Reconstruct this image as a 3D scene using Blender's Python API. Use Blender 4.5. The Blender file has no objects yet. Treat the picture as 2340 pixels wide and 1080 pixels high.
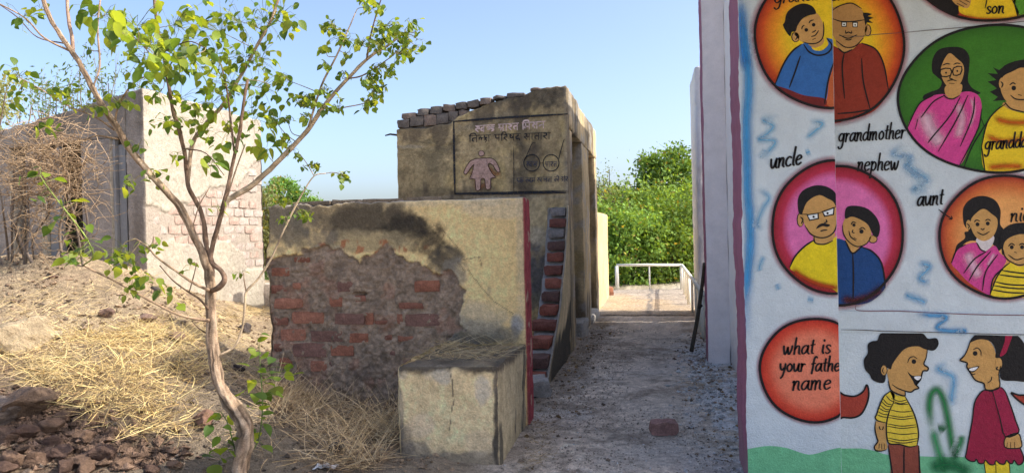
import bpy, math, random
import numpy as np
from mathutils import Vector, Matrix, geometry

random.seed(7)
rng = np.random.default_rng(11)
S = bpy.context.scene
COL = S.collection

# ---------------------------------------------------------------- camera, sky, sun, exposure
FPX = 1700.0; EYE = 1.4
YAW, PIT, ROL = math.radians(11), math.radians(-0.34), math.radians(1.3)
cF = np.array([-math.sin(YAW)*math.cos(PIT), math.cos(YAW)*math.cos(PIT), math.sin(PIT)])
cR0 = np.array([math.cos(YAW), math.sin(YAW), 0.]); cU0 = np.cross(cR0, cF)
cU = cU0*math.cos(ROL)+cR0*math.sin(ROL); cR = cR0*math.cos(ROL)-cU0*math.sin(ROL)
cO = np.array([0, 0, EYE])
cd = bpy.data.cameras.new('camera'); cam = bpy.data.objects.new('camera', cd); COL.objects.link(cam)
cd.sensor_width = 36; cd.lens = 36*FPX/2340; cd.clip_end = 3000; cd.clip_start = 0.05
m = Matrix.Identity(4)
for i in range(3):
    m[i][0] = cR[i]; m[i][1] = cU[i]; m[i][2] = -cF[i]; m[i][3] = cO[i]
cam.matrix_world = m
S.camera = cam

SUN_EL, SUN_AZ = math.radians(44), math.radians(3)      # azimuth from +X towards +Y
w = bpy.data.worlds.new('World'); S.world = w; w.use_nodes = True
nt = w.node_tree; bg = nt.nodes['Background']
sk = nt.nodes.new('ShaderNodeTexSky'); sk.sky_type = 'NISHITA'; sk.sun_disc = False
sk.sun_elevation = SUN_EL; sk.sun_rotation = math.radians(90)-SUN_AZ
sk.air_density = .75; sk.dust_density = 4.0; sk.ozone_density = 1.5; sk.altitude = 300
nt.links.new(sk.outputs[0], bg.inputs[0]); bg.inputs[1].default_value = 0.145
sl = bpy.data.lights.new('sun', 'SUN'); sun = bpy.data.objects.new('sun', sl); COL.objects.link(sun)
sl.energy = 2.7; sl.angle = math.radians(0.5); sl.color = (1, .93, .82)
sd = Vector((math.cos(SUN_EL)*math.cos(SUN_AZ), math.cos(SUN_EL)*math.sin(SUN_AZ), math.sin(SUN_EL)))
sun.rotation_euler = sd.to_track_quat('Z', 'Y').to_euler(); sun.location = (8, 2, 9)
S.view_settings.view_transform = 'Standard'; S.view_settings.look = 'None'
S.view_settings.exposure = 1.25; S.view_settings.gamma = 1
S.render.film_transparent = False
S.cycles.max_bounces = 8; S.cycles.transparent_max_bounces = 16

# ---------------------------------------------------------------- pixel helpers (a pixel gives a direction only)
def ray(u, v): return cF + cR*((u-1170)/FPX) - cU*((v-540)/FPX)
def at(u, v, D): return cO + ray(u, v)*D                    # at camera depth D
def ony(u, v, y): d = ray(u, v); return cO + d*(y/d[1])     # on a wall plane y
def onz(u, v, z): d = ray(u, v); return cO + d*((z-EYE)/d[2])
def topix(P):
    q = P-cO; z = q@cF
    return 1170+FPX*(q@cR)/z, 540-FPX*(q@cU)/z

# ---------------------------------------------------------------- numpy noise
def _h(ix, iy, iz, s):
    n = (ix.astype(np.int64)*374761393 + iy.astype(np.int64)*668265263 + iz.astype(np.int64)*2147483647 + s*1274126177) & 0xffffffff
    n = ((n ^ (n >> 13))*1274126177) & 0xffffffff
    n = ((n ^ (n >> 16))*2246822519) & 0xffffffff
    return ((n ^ (n >> 15)) & 0xffffff)/float(0xffffff)
def vn(P, sc, seed=0):
    Q = np.asarray(P, float)*sc; i = np.floor(Q); f = Q-i; f = f*f*(3-2*f); i = i.astype(np.int64)
    x, y, z = i[:, 0], i[:, 1], i[:, 2]; a, b, c = f[:, 0], f[:, 1], f[:, 2]; r = 0
    for dx in (0, 1):
        for dy in (0, 1):
            for dz in (0, 1):
                r = r + _h(x+dx, y+dy, z+dz, seed)*np.where(dx, a, 1-a)*np.where(dy, b, 1-b)*np.where(dz, c, 1-c)
    return r*2-1
def fbm(P, sc, o=4, seed=0, g=.5):
    r = 0; A = 1; t = 0
    for k in range(o):
        r = r+A*vn(P, sc*2.03**k, seed+k*17); t += A; A *= g
    return r/t*1.5
def sst(a, b, x): t = np.clip((x-a)/(b-a), 0, 1); return t*t*(3-2*t)
def lerp(a, b, t): return a+(b-a)*t
def mixc(c, d, t):
    t = np.clip(np.asarray(t), 0, 1)[:, None]; return c*(1-t)+np.asarray(d)*t
def polydist(px, py, poly):
    """signed distance to a polygon (negative inside)"""
    n = len(poly); d = np.full(px.shape, 1e9); ins = np.zeros(px.shape, bool)
    for i in range(n):
        x0, y0 = poly[i]; x1, y1 = poly[(i+1) % n]
        ex, ey = x1-x0, y1-y0; t = np.clip(((px-x0)*ex+(py-y0)*ey)/(ex*ex+ey*ey+1e-9), 0, 1)
        d = np.minimum(d, np.hypot(px-x0-t*ex, py-y0-t*ey))
        c = ((y0 > py) != (y1 > py)) & (px < ex*(py-y0)/(ey if ey else 1e-9)+x0); ins ^= c
    return np.where(ins, -d, d)

# ---------------------------------------------------------------- object helpers
WM = {}
def _attach(o, parent):
    if parent is not None:
        o.parent = parent
        if parent in WM: o.matrix_parent_inverse = WM[parent].inverted()
def tag(o, label=None, cat=None, group=None, kind=None):
    if label: o['label'] = label
    if cat: o['category'] = cat
    if group: o['group'] = group
    if kind: o['kind'] = kind
    return o
def thing(name, label, cat, loc=(0, 0, 0), group=None):
    e = bpy.data.objects.new(name, None); COL.objects.link(e); e.location = loc; e.empty_display_size = .1
    WM[e] = Matrix.Translation(Vector(loc)); return tag(e, label, cat, group)
def mesh(name, V, F, col=None, mat=None, smooth=True):
    me = bpy.data.meshes.new(name); V = np.asarray(V, np.float32)
    if isinstance(F, np.ndarray): F = [F]
    me.vertices.add(len(V)); me.vertices.foreach_set('co', V.ravel())
    F = [np.asarray(f, np.int32) for f in F if len(f)]
    idx = np.concatenate([f.ravel() for f in F]); tot = np.concatenate([np.full(len(f), f.shape[1], np.int32) for f in F])
    st = np.concatenate([[0], np.cumsum(tot)[:-1]]).astype(np.int32)
    me.loops.add(len(idx)); me.loops.foreach_set('vertex_index', idx)
    me.polygons.add(len(tot)); me.polygons.foreach_set('loop_start', st); me.polygons.foreach_set('loop_total', tot)
    if smooth is not None: me.polygons.foreach_set('use_smooth', np.full(len(tot), bool(smooth)))
    if col is not None:
        col = np.asarray(col, np.float32)
        if col.ndim == 1: col = np.tile(col, (len(V), 1))
        if col.shape[1] == 3: col = np.hstack([col, np.ones((len(col), 1), np.float32)])
        a = me.attributes.new('Col', 'FLOAT_COLOR', 'POINT'); a.data.foreach_set('color', np.ascontiguousarray(col, np.float32).ravel())
    me.update(calc_edges=True)
    if mat is not None: me.materials.append(mat)
    return me
def link(name, me, parent=None, mw=None):
    o = bpy.data.objects.new(name, me); COL.objects.link(o)
    if mw is not None: o.matrix_world = mw; o.matrix_basis = mw
    if parent is None or mw is None: WM[o] = Matrix.Identity(4)
    _attach(o, parent); return o
def obj(name, V, F, col, mat, parent=None, smooth=True): return link(name, mesh(name, V, F, col, mat, smooth), parent)

# ---------------------------------------------------------------- materials
def newmat(name):
    m_ = bpy.data.materials.new(name); m_.use_nodes = True; n = m_.node_tree
    return m_, n, n.nodes['Principled BSDF'], n.links
def vmat(name, rough=.92, bump=.3, bs=60, mott=.25, ms=25, dist=.01, spec=.2, alpha=False, fine=180):
    """paint / plaster / stone: vertex colour with grain, mottling and fine relief"""
    m_, n, p, L = newmat(name)
    at_ = n.nodes.new('ShaderNodeAttribute'); at_.attribute_name = 'Col'
    tc = n.nodes.new('ShaderNodeTexCoord')
    n1 = n.nodes.new('ShaderNodeTexNoise'); n1.inputs['Scale'].default_value = ms; n1.inputs['Detail'].default_value = 8; n1.inputs['Roughness'].default_value = .65
    n2 = n.nodes.new('ShaderNodeTexNoise'); n2.inputs['Scale'].default_value = bs; n2.inputs['Detail'].default_value = 7; n2.inputs['Roughness'].default_value = .7
    n3 = n.nodes.new('ShaderNodeTexNoise'); n3.inputs['Scale'].default_value = fine; n3.inputs['Detail'].default_value = 3
    for q in (n1, n2, n3): L.new(tc.outputs['Object'], q.inputs['Vector'])
    mr = n.nodes.new('ShaderNodeMapRange'); mr.inputs[1].default_value = .28; mr.inputs[2].default_value = .72
    mr.inputs[3].default_value = 1-mott; mr.inputs[4].default_value = 1+mott*.7; mr.clamp = False
    L.new(n1.outputs[0], mr.inputs[0])
    mr2 = n.nodes.new('ShaderNodeMapRange'); mr2.inputs[1].default_value = .3; mr2.inputs[2].default_value = .7
    mr2.inputs[3].default_value = 1-mott*.7; mr2.inputs[4].default_value = 1+mott*.5
    L.new(n3.outputs[0], mr2.inputs[0])
    mu = n.nodes.new('ShaderNodeMath'); mu.operation = 'MULTIPLY'; L.new(mr.outputs[0], mu.inputs[0]); L.new(mr2.outputs[0], mu.inputs[1])
    vm = n.nodes.new('ShaderNodeVectorMath'); vm.operation = 'SCALE'; L.new(at_.outputs['Color'], vm.inputs[0]); L.new(mu.outputs[0], vm.inputs['Scale'])
    mn = n.nodes.new('ShaderNodeVectorMath'); mn.operation = 'MINIMUM'; mn.inputs[1].default_value = (.9, .87, .85); L.new(vm.outputs[0], mn.inputs[0]); L.new(mn.outputs[0], p.inputs['Base Color'])
    p.inputs['Roughness'].default_value = rough; p.inputs['Specular IOR Level'].default_value = spec
    ad = n.nodes.new('ShaderNodeMath'); ad.operation = 'ADD'; L.new(n2.outputs[0], ad.inputs[0])
    sc_ = n.nodes.new('ShaderNodeMath'); sc_.operation = 'MULTIPLY'; sc_.inputs[1].default_value = .35; L.new(n3.outputs[0], sc_.inputs[0]); L.new(sc_.outputs[0], ad.inputs[1])
    b = n.nodes.new('ShaderNodeBump'); b.inputs['Strength'].default_value = bump; b.inputs['Distance'].default_value = dist
    L.new(ad.outputs[0], b.inputs['Height']); L.new(b.outputs[0], p.inputs['Normal'])
    if alpha:
        if alpha == 'worn':
            r2 = n.nodes.new('ShaderNodeMapRange'); r2.inputs[1].default_value = .30; r2.inputs[2].default_value = .50; r2.inputs[3].default_value = .25; r2.inputs[4].default_value = 1
            n4 = n.nodes.new('ShaderNodeTexNoise'); n4.inputs['Scale'].default_value = 28; n4.inputs['Detail'].default_value = 8; n4.inputs['Roughness'].default_value = .75
            L.new(tc.outputs['Object'], n4.inputs['Vector']); L.new(n4.outputs[0], r2.inputs[0])
            ma = n.nodes.new('ShaderNodeMath'); ma.operation = 'MULTIPLY'; L.new(r2.outputs[0], ma.inputs[0]); L.new(at_.outputs['Alpha'], ma.inputs[1])
            L.new(ma.outputs[0], p.inputs['Alpha'])
        else: L.new(at_.outputs['Alpha'], p.inputs['Alpha'])
    return m_
def leafmat(name, trans=.45, rough=.5):
    m_, n, p, L = newmat(name); out = n.nodes['Material Output']
    at_ = n.nodes.new('ShaderNodeAttribute'); at_.attribute_name = 'Col'
    oi = n.nodes.new('ShaderNodeObjectInfo')
    hs = n.nodes.new('ShaderNodeHueSaturation')
    mr = n.nodes.new('ShaderNodeMapRange'); mr.inputs[3].default_value = .75; mr.inputs[4].default_value = 1.25; L.new(oi.outputs['Random'], mr.inputs[0])
    L.new(mr.outputs[0], hs.inputs['Value']); L.new(at_.outputs['Color'], hs.inputs['Color'])
    L.new(hs.outputs[0], p.inputs['Base Color']); p.inputs['Roughness'].default_value = rough; p.inputs['Specular IOR Level'].default_value = .35
    t = n.nodes.new('ShaderNodeBsdfTranslucent')
    g = n.nodes.new('ShaderNodeMix'); g.data_type = 'RGBA'; g.blend_type = 'MULTIPLY'; g.inputs[0].default_value = 1
    g.inputs[7].default_value = (1.9, 1.5, .5, 1); L.new(hs.outputs[0], g.inputs[6]); L.new(g.outputs[2], t.inputs[0])
    mx = n.nodes.new('ShaderNodeMixShader'); mx.inputs[0].default_value = trans
    L.new(p.outputs[0], mx.inputs[1]); L.new(t.outputs[0], mx.inputs[2]); L.new(mx.outputs[0], out.inputs[0])
    return m_
M_PLASTER = vmat('old_plaster', bump=.85, bs=38, mott=.22, ms=26, dist=.015, fine=85)
M_PAINT = vmat('painted_plaster', rough=.75, bump=.9, bs=48, mott=.09, ms=9, dist=.01, fine=150)
M_MURAL = vmat('mural_paint', rough=.6, bump=.9, bs=48, mott=.16, ms=16, dist=.01, fine=150, alpha=True)
M_WORN = vmat('worn_sign_paint', rough=.9, bump=.4, bs=45, mott=.25, ms=40, alpha='worn')
M_BRICK = vmat('brick_clay', bump=.8, bs=60, mott=.3, ms=35, dist=.012, fine=100)
M_SOIL = vmat('dry_soil', bump=1., bs=40, mott=.45, ms=22, dist=.03, fine=110)
M_ROCK = vmat('rock', bump=.8, bs=18, mott=.3, ms=9, dist=.03, fine=70)
M_BARK = vmat('bark', bump=.7, bs=50, mott=.35, ms=35, dist=.008)
M_STRAW = vmat('straw', rough=.7, bump=0, mott=.1, spec=.3)
M_RAIL = vmat('railing_paint', rough=.5, bump=.15, bs=80, mott=.12, ms=30, spec=.4)
M_LEAF = leafmat('leaf', .55); M_FAR = leafmat('far_leaf', .35, .7)

# ---------------------------------------------------------------- shape helpers
def rough_box(name, b, res, mat, colf, parent=None, dispf=None, warp=None, amp=.004, nsc=6, edge=.012, faces='xXyYzZ', seed=0, smooth=True):
    """box b=(x0,x1,y0,y1,z0,z1) as six grids displaced by one position-based field, so edges stay closed and uneven"""
    x0, x1, y0, y1, z0, z1 = b; VV, FF, NN = [], [], []; off = 0
    def lin(a, c): return np.linspace(a, c, max(2, int(round((c-a)/res))+1))
    X, Y, Z = lin(x0, x1), lin(y0, y1), lin(z0, z1)
    for f in faces:
        if f in 'xX': A, B = np.meshgrid(Y, Z, indexing='ij'); P = np.stack([np.full(A.shape, x0 if f == 'x' else x1), A, B], -1); n = (-1 if f == 'x' else 1, 0, 0); flip = f == 'x'
        elif f in 'yY': A, B = np.meshgrid(X, Z, indexing='ij'); P = np.stack([A, np.full(A.shape, y0 if f == 'y' else y1), B], -1); n = (0, -1 if f == 'y' else 1, 0); flip = f == 'Y'
        else: A, B = np.meshgrid(X, Y, indexing='ij'); P = np.stack([A, B, np.full(A.shape, z0 if f == 'z' else z1)], -1); n = (0, 0, -1 if f == 'z' else 1); flip = f == 'z'
        a, c = A.shape; I = np.arange(a*c).reshape(a, c)+off
        q = np.stack([I[:-1, :-1], I[1:, :-1], I[1:, 1:], I[:-1, 1:]], -1).reshape(-1, 4)
        FF.append(q[:, ::-1] if flip else q); VV.append(P.reshape(-1, 3)); NN.append(np.tile(n, (a*c, 1))); off += a*c
    P = np.concatenate(VV); N = np.concatenate(NN).astype(float); F = np.concatenate(FF)
    C = np.asarray(colf(P, N)) if callable(colf) else np.tile(colf, (len(P), 1))
    Q = P.copy()
    if edge:                                            # worn rounded edges
        c0 = np.array([(x0+x1)/2, (y0+y1)/2, (z0+z1)/2]); hs = np.array([(x1-x0)/2, (y1-y0)/2, (z1-z0)/2])
        r = np.minimum(edge*(1+.6*fbm(P, 9, 2, seed+91))[:, None].clip(.2), hs*.9)
        inner = np.clip(P-c0, -(hs-r), hs-r); dlt = P-c0-inner; ln = np.linalg.norm(dlt, axis=1, keepdims=True)
        ln[ln == 0] = 1; k = np.minimum(1, r.min(axis=1, keepdims=True)/ln) if r.shape[1] > 1 else np.minimum(1, r/ln)
        Q = c0+inner+dlt*k
    if amp:
        Q = Q+np.stack([fbm(P, nsc, 4, seed+5), fbm(P, nsc, 4, seed+35), fbm(P, nsc, 4, seed+65)], -1)*amp
    if dispf is not None: Q = Q+N*dispf(P, N)[:, None]
    if warp is not None: Q = warp(Q)
    return obj(name, Q, F, C, mat, parent, smooth)

def brick_mesh(name, dx, dy, dz, seed, col, n=3, rough=.004):
    """one uneven brick centred at the origin, 54 quads at most"""
    t = np.linspace(-1, 1, n+1); VV, FF = [], []; off = 0
    for ax in range(3):
        for s in (-1, 1):
            A, B = np.meshgrid(t, t, indexing='ij'); P = np.zeros(A.shape+(3,)); o = [k for k in range(3) if k != ax]
            P[..., ax] = s; P[..., o[0]] = A; P[..., o[1]] = B
            I = np.arange((n+1)**2).reshape(n+1, n+1)+off; q = np.stack([I[:-1, :-1], I[1:, :-1], I[1:, 1:], I[:-1, 1:]], -1).reshape(-1, 4)
            if (s < 0) != (ax == 1): q = q[:, ::-1]
            VV.append(P.reshape(-1, 3)); FF.append(q); off += (n+1)**2
    P = np.concatenate(VV); F = np.concatenate(FF)
    ln = (np.abs(P)**12).sum(1)**(1/12.); P = P/ln[:, None]
    Q = P*np.array([dx, dy, dz])/2; sd_ = Q+seed*3.1
    Q = Q+np.stack([fbm(sd_, 18, 2, 1), fbm(sd_, 18, 2, 2), fbm(sd_, 18, 2, 3)], -1)*rough
    c = np.asarray(col)*(1+.3*fbm(sd_, 25, 2, 9))[:, None]
    return mesh(name, Q, F, c.clip(.01), M_BRICK, True)
def brick(parent, c, d, seed, col, rz=0, rough=.004, name='brick'):
    me = brick_mesh('brick', d[0], d[1], d[2], seed, col, rough=rough)
    return link(name, me, parent, Matrix.Translation(Vector(c)) @ Matrix.Rotation(rz, 4, 'Z'))

def cr(pts, n=6, closed=False):
    """Catmull-Rom through points (any dimension)"""
    P = np.asarray(pts, float); m_ = len(P)
    if m_ < 3 and not closed: return np.array([P[0]+(P[-1]-P[0])*t for t in np.linspace(0, 1, n+1)])
    out = []
    for i in range(m_ if closed else m_-1):
        if closed: a, b, c, d = P[i-1], P[i], P[(i+1) % m_], P[(i+2) % m_]
        else: b, c = P[i], P[i+1]; a = P[i-1] if i else 2*b-c; d = P[i+2] if i+2 < m_ else 2*c-b
        for t in np.arange(n)/n:
            out.append(.5*((2*b)+(c-a)*t+(2*a-5*b+4*c-d)*t*t+(3*b-a-3*c+d)*t**3))
    if not closed: out.append(P[-1])
    return np.array(out)
def tube(P, R, sides=6, cap=True):
    P = np.asarray(P, float); R = np.asarray(R, float); n = len(P)
    T = np.gradient(P, axis=0); T /= np.linalg.norm(T, axis=1, keepdims=True)+1e-9
    ref = np.array([0, 0, 1.]) if abs(T[0, 2]) < .9 else np.array([1., 0, 0])
    V = []
    a = np.cross(T[0], ref); a /= np.linalg.norm(a)
    ang = np.arange(sides)/sides*2*math.pi
    for i in range(n):
        a = a-T[i]*(a@T[i]); a /= np.linalg.norm(a)+1e-9; b = np.cross(T[i], a)
        V.append(P[i]+R[i]*(np.cos(ang)[:, None]*a+np.sin(ang)[:, None]*b))
    V = np.concatenate(V); I = np.arange(n*sides).reshape(n, sides); J = np.roll(I, -1, 1)
    F = np.stack([I[:-1], J[:-1], J[1:], I[1:]], -1).reshape(-1, 4)
    tr = []
    if cap:
        V = np.vstack([V, P[0], P[-1]]); k = n*sides
        tr = np.array([[J[0, q], I[0, q], k] for q in range(sides)]+[[I[-1, q], J[-1, q], k+1] for q in range(sides)])
    return V, F, tr
class MB:
    """collects pieces into one mesh"""
    def __init__(s): s.V, s.Q, s.T, s.C, s.n = [], [], [], [], 0
    def add(s, V, F=None, T=None, c=(.5, .5, .5)):
        V = np.asarray(V, float); s.V.append(V)
        if F is not None and len(F): s.Q.append(np.asarray(F)+s.n)
        if T is not None and len(T): s.T.append(np.asarray(T)+s.n)
        c = np.asarray(c, float); s.C.append(np.tile(c, (len(V), 1)) if c.ndim == 1 else c); s.n += len(V)
    def tube(s, P, R, sides=6, c=(.5, .5, .5)):
        V, F, T = tube(P, R, sides); s.add(V, F, T, c)
    def build(s, name, mat, parent=None, smooth=True):
        F = ([np.concatenate(s.Q)] if s.Q else [])+([np.concatenate(s.T)] if s.T else [])
        return obj(name, np.concatenate(s.V), F, np.concatenate(s.C), mat, parent, smooth)
# ================================================================ GROUND
_cp = [at(u, v, D) for u, v, D in [
    (0, 1080, 3.9), (0, 900, 4.6), (0, 780, 5.3), (0, 680, 6.0), (0, 603, 6.8), (100, 1080, 3.9), (200, 900, 4.6), (200, 780, 5.3), (200, 680, 6.0), (200, 599, 6.8),
    (330, 614, 6.9), (340, 655, 7.4), (400, 1080, 4.0), (400, 900, 4.8), (400, 780, 5.6), (400, 690, 7.0), (500, 700, 8.2), (600, 708, 9.8), (600, 760, 8.0), (600, 800, 7.0), (600, 1080, 4.15), (560, 900, 5.2)]]
_cp += [np.array(p) for p in [(-.9, 2, 0), (-.9, 4, 0), (-.9, 6, 0), (-.9, 8, 0), (-.9, 11, 0), (-.9, 16, 0), (-1.6, 4.4, .0), (-2.9, 5.31, .13), (-2, 5.2, .05), (-2, 7, .08), (-3.1, 8.5, .2), (-3.1, 13, .2),
    (0, 0, 0), (-2, 2, .05), (-4, 2, .25), (-8, 2, .6), (-9, 7, 1.2), (-9, 10, 1.0), (-12, 12, .8), (-5, 14, .3), (-10, 20, .4), (-3, 20, .1), (2, 10, 0), (2, 2, 0), (0, 20, 0), (-6.6, 8.6, 1.0)]]
_cp = np.array(_cp)
def _tps(d): return np.where(d > 1e-6, d*d*np.log(d+1e-9), 0)
_K = _tps(np.hypot(_cp[:, None, 0]-_cp[None, :, 0], _cp[:, None, 1]-_cp[None, :, 1]))
_n = len(_cp); _A = np.zeros((_n+3, _n+3)); _A[:_n, :_n] = _K+np.eye(_n)*.12; _A[:_n, _n] = 1; _A[:_n, _n+1:_n+3] = _cp[:, :2]; _A[_n:, :_n] = _A[:_n, _n:].T
_sol = np.linalg.solve(_A, np.concatenate([_cp[:, 2], [0, 0, 0]]))
def ground_h(x, y, noise=True):
    x = np.asarray(x, float); y = np.asarray(y, float); sh = x.shape; x = x.ravel(); y = y.ravel()
    xc, yc = np.clip(x, -10, 3), np.clip(y, 0, 20); h = np.zeros(len(x))
    for s in range(0, len(x), 20000):
        a, b = xc[s:s+20000], yc[s:s+20000]
        d = np.hypot(a[:, None]-_cp[None, :, 0], b[:, None]-_cp[None, :, 1])
        h[s:s+20000] = _tps(d)@_sol[:_n]+_sol[_n]+a*_sol[_n+1]+b*_sol[_n+2]
    out = np.hypot(x-xc, y-yc); h = h*np.exp(-out/8)
    k = sst(-.95, -1.5, x); h = np.clip(h, -.02, 1.45)*k
    h = h-.07*sst(12.4, 12.9, y)*sst(-1.3, -1.05, x)*sst(.8, .6, x)*sst(19, 17.5, y)
    if noise:
        P = np.stack([x, y, np.zeros(len(x))], -1)
        cor = (1-k); near = np.exp(-np.clip(out, 0, 99)/6)
        h = h+near*(k*(.05*fbm(P, 1.1, 3, 3)+.030*fbm(P, 6, 4, 5)+.012*np.abs(fbm(P, 22, 3, 8)))+cor*(.012*fbm(P, 1.5, 3, 13)+.008*fbm(P, 14, 3, 15)))
    return h.reshape(sh)
def gh(x, y): return float(ground_h(np.array([x]), np.array([y]))[0])
def onground(u, v):
    """march a pixel's ray to the ground"""
    d = ray(u, v); t = np.linspace(1.5, 40, 2400); P = cO+d*t[:, None]
    z = ground_h(P[:, 0], P[:, 1]); i = np.argmax(P[:, 2] < z); return P[i]

def _axis(lo, hi, fine0, fine1, st, far):
    a = np.arange(fine0, fine1+1e-6, st); out = [a]
    s = st; p = fine1; b = []
    while p < hi: s = min(s*1.22, far); p += s; b.append(p)
    s = st; p = fine0; c = []
    while p > lo: s = min(s*1.22, far); p -= s; c.append(p)
    return np.concatenate([c[::-1], a, b])
gx = _axis(-900, 900, -6.4, 1.2, .03, 120); gy = _axis(-60, 1500, 2.6, 9.5, .03, 160)
GX, GY = np.meshgrid(gx, gy, indexing='ij'); GZ = ground_h(GX, GY)
GP = np.stack([GX, GY, GZ], -1).reshape(-1, 3); _f0 = GP*np.array([1, 1, 0])
def ground_col(P):
    x, y = P[:, 0], P[:, 1]; F0 = P*np.array([1, 1, 0])
    n1, n2, n3 = fbm(F0, .9, 4, 21), fbm(F0, 5, 4, 22), fbm(F0, 16, 3, 23)
    soil = np.array([.44, .335, .215])*(1+.22*n1+.28*n2)[:, None]
    soil = mixc(soil, (.24, .165, .115), sst(.1, .7, n2+.5*n3)*.6)
    soil = mixc(soil, (.62, .48, .27), sst(.0, .7, n1+.6*n3)*.5)
    # dark rubble soil at the lower left and behind the wall
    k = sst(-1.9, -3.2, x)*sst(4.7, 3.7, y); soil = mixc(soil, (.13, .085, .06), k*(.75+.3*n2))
    cor = np.array([.63, .525, .42])*(1+.22*n1+.35*n2+.35*n3)[:, None]
    cor = mixc(cor, (.66, .60, .53), sst(.15, .75, fbm(F0, 1.6, 5, 41)+.35*n3+.35*sst(8, 10.5, y))*.75)
    cor = mixc(cor, (.30, .235, .18), sst(.25, .8, fbm(F0, 2.6, 4, 43)-.2*n3)*.7)
    cor = mixc(cor, (.70, .62, .53), sst(.55, .1, np.abs(x-.05+.25*n1))*sst(-.4, .4, n1+.5*n2)*.5)
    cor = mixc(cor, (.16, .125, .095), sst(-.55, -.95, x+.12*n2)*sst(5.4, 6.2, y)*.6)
    lime = sst(-.05, .55, x)*sst(3.6, 5.5, y)*sst(10.8, 8.5, y)
    cor = mixc(cor, (.78, .78, .78), sst(.32, .5, .5*fbm(F0, 9, 4, 51)+.45*fbm(F0, 2.2, 3, 52)+.42*lime)*.9*lime)
    c = np.where((sst(-.9, -1.35, x+.25*n2) < .5)[:, None], cor, soil)
    k = sst(-.8, -1.6, x+.3*n2); c = cor*(1-k)[:, None]+soil*k[:, None]
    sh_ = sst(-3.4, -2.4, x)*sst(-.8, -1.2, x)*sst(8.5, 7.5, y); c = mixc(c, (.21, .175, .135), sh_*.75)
    c = mixc(c, (.60, .49, .36), sst(2.6, 1.8, y)*.9)  # unseen ground around the camera, made paler to bounce warm light onto the walls
    far = sst(14, 24, np.hypot(x, y)); return mixc(c, (.25, .22, .10), far)
_a, _b = GX.shape; _I = np.arange(_a*_b).reshape(_a, _b)
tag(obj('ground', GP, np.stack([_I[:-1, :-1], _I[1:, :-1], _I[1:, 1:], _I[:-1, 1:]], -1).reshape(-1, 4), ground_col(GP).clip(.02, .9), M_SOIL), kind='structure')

# sun-baked concrete landing at the end of the passage
def _path_col(P, N):
    F0 = P*np.array([1, 1, 0]); c = np.array([.42, .355, .285])*(1+.15*fbm(F0, 2, 4, 3)+.15*fbm(F0, 14, 3, 4))[:, None]
    c = mixc(c, (.52, .39, .24), sst(.15, .6, fbm(F0, 1.3, 4, 9)+.25*sst(15, 17.3, P[:, 1]))*.6)
    cx = -.15+.05*fbm(F0*np.array([0, 1, 0]), 1.2, 3, 6); return mixc(c, (.20, .18, .165), (np.abs(P[:, 0]-cx) < .035+.02*fbm(F0, 8, 2, 1))*.9)
tag(rough_box('concrete_path', (-1.02, .62, 12.3, 17.45, -.2, .012), .05, M_SOIL, _path_col, amp=.012, nsc=5), kind='structure')

# ================================================================ colour blobs for stained walls
def blobs(P, C, view, L, seed=0):
    """blend stain patches (centre, radii, colour, weight) given on the wall in zoom coordinates"""
    u, v = topix(P); zx, zy = (u-view[0])*view[2], (v-view[1])*view[2]
    wob = fbm(P, 3.5, 4, seed+200)*.5; wb2 = fbm(P, 14, 4, seed+300)
    for cx, cy, rx, ry, col, wt in L:
        d = ((zx-cx)/rx)**2+((zy-cy)/ry)**2
        C = mixc(C, col, wt*sst(1.25, .25, d+wob+.6*wb2))
    return C, zx, zy

# ================================================================ LOW SCREEN WALL (peeled plaster over brick)
VL = (580, 420, 1.637)
lw = thing('screen_wall', 'low free-standing wall, cream plaster peeled to brick, red painted right end', 'wall', (-1.9, 5.4, 0))
EXP = [(30, 268), (95, 272), (150, 262), (195, 243), (240, 226), (285, 240), (330, 250), (365, 268), (388, 288), (415, 262), (440, 268), (470, 245), (498, 234), (525, 256), (560, 282), (600, 292), (650, 305), (690, 330), (735, 335), (765, 375), (790, 400), (785, 450), (768, 505), (790, 545), (745, 575), (700, 590), (690, 640), (680, 960), (30, 960)]
def lw_exp(P):
    u, v = topix(P); zx, zy = (u-VL[0])*VL[2], (v-VL[1])*VL[2]
    return polydist(zx, zy, EXP)+16*fbm(P, 9, 4, 71)+9*fbm(P, 30, 3, 72)
def lw_disp(P, N):
    fr = N[:, 1] < -.5; e = sst(3, -3, lw_exp(P))
    pl = .0025*fbm(P, 5, 4, 3)+.002*fbm(P, 30, 3, 4)
    mo = -.019+.012*fbm(P, 12, 4, 5)+.011*fbm(P, 40, 3, 6)
    u, v = topix(P); zx, zy = (u-VL[0])*VL[2], (v-VL[1])*VL[2]
    hole = sst(1.3, .6, ((zx-393)/26)**2+((zy-412)/9)**2); mo = mo-.05*hole
    # hairline cracks through the plaster
    return np.where(fr, pl*(1-e)+mo*e, .003*fbm(P, 12, 4, 8))
def crackline(zx, zy, pts, P, wd=2.2):
    d = np.full(zx.shape, 1e9); jx = 5*fbm(P, 18, 3, 81)
    for (x0, y0), (x1, y1) in zip(pts[:-1], pts[1:]):
        ex, ey = x1-x0, y1-y0; t = np.clip(((zx+jx-x0)*ex+(zy+jx-y0)*ey)/(ex*ex+ey*ey), 0, 1); d = np.minimum(d, np.hypot(zx+jx-x0-t*ex, zy+jx-y0-t*ey))
    return sst(wd, wd*.3, d)
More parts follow.
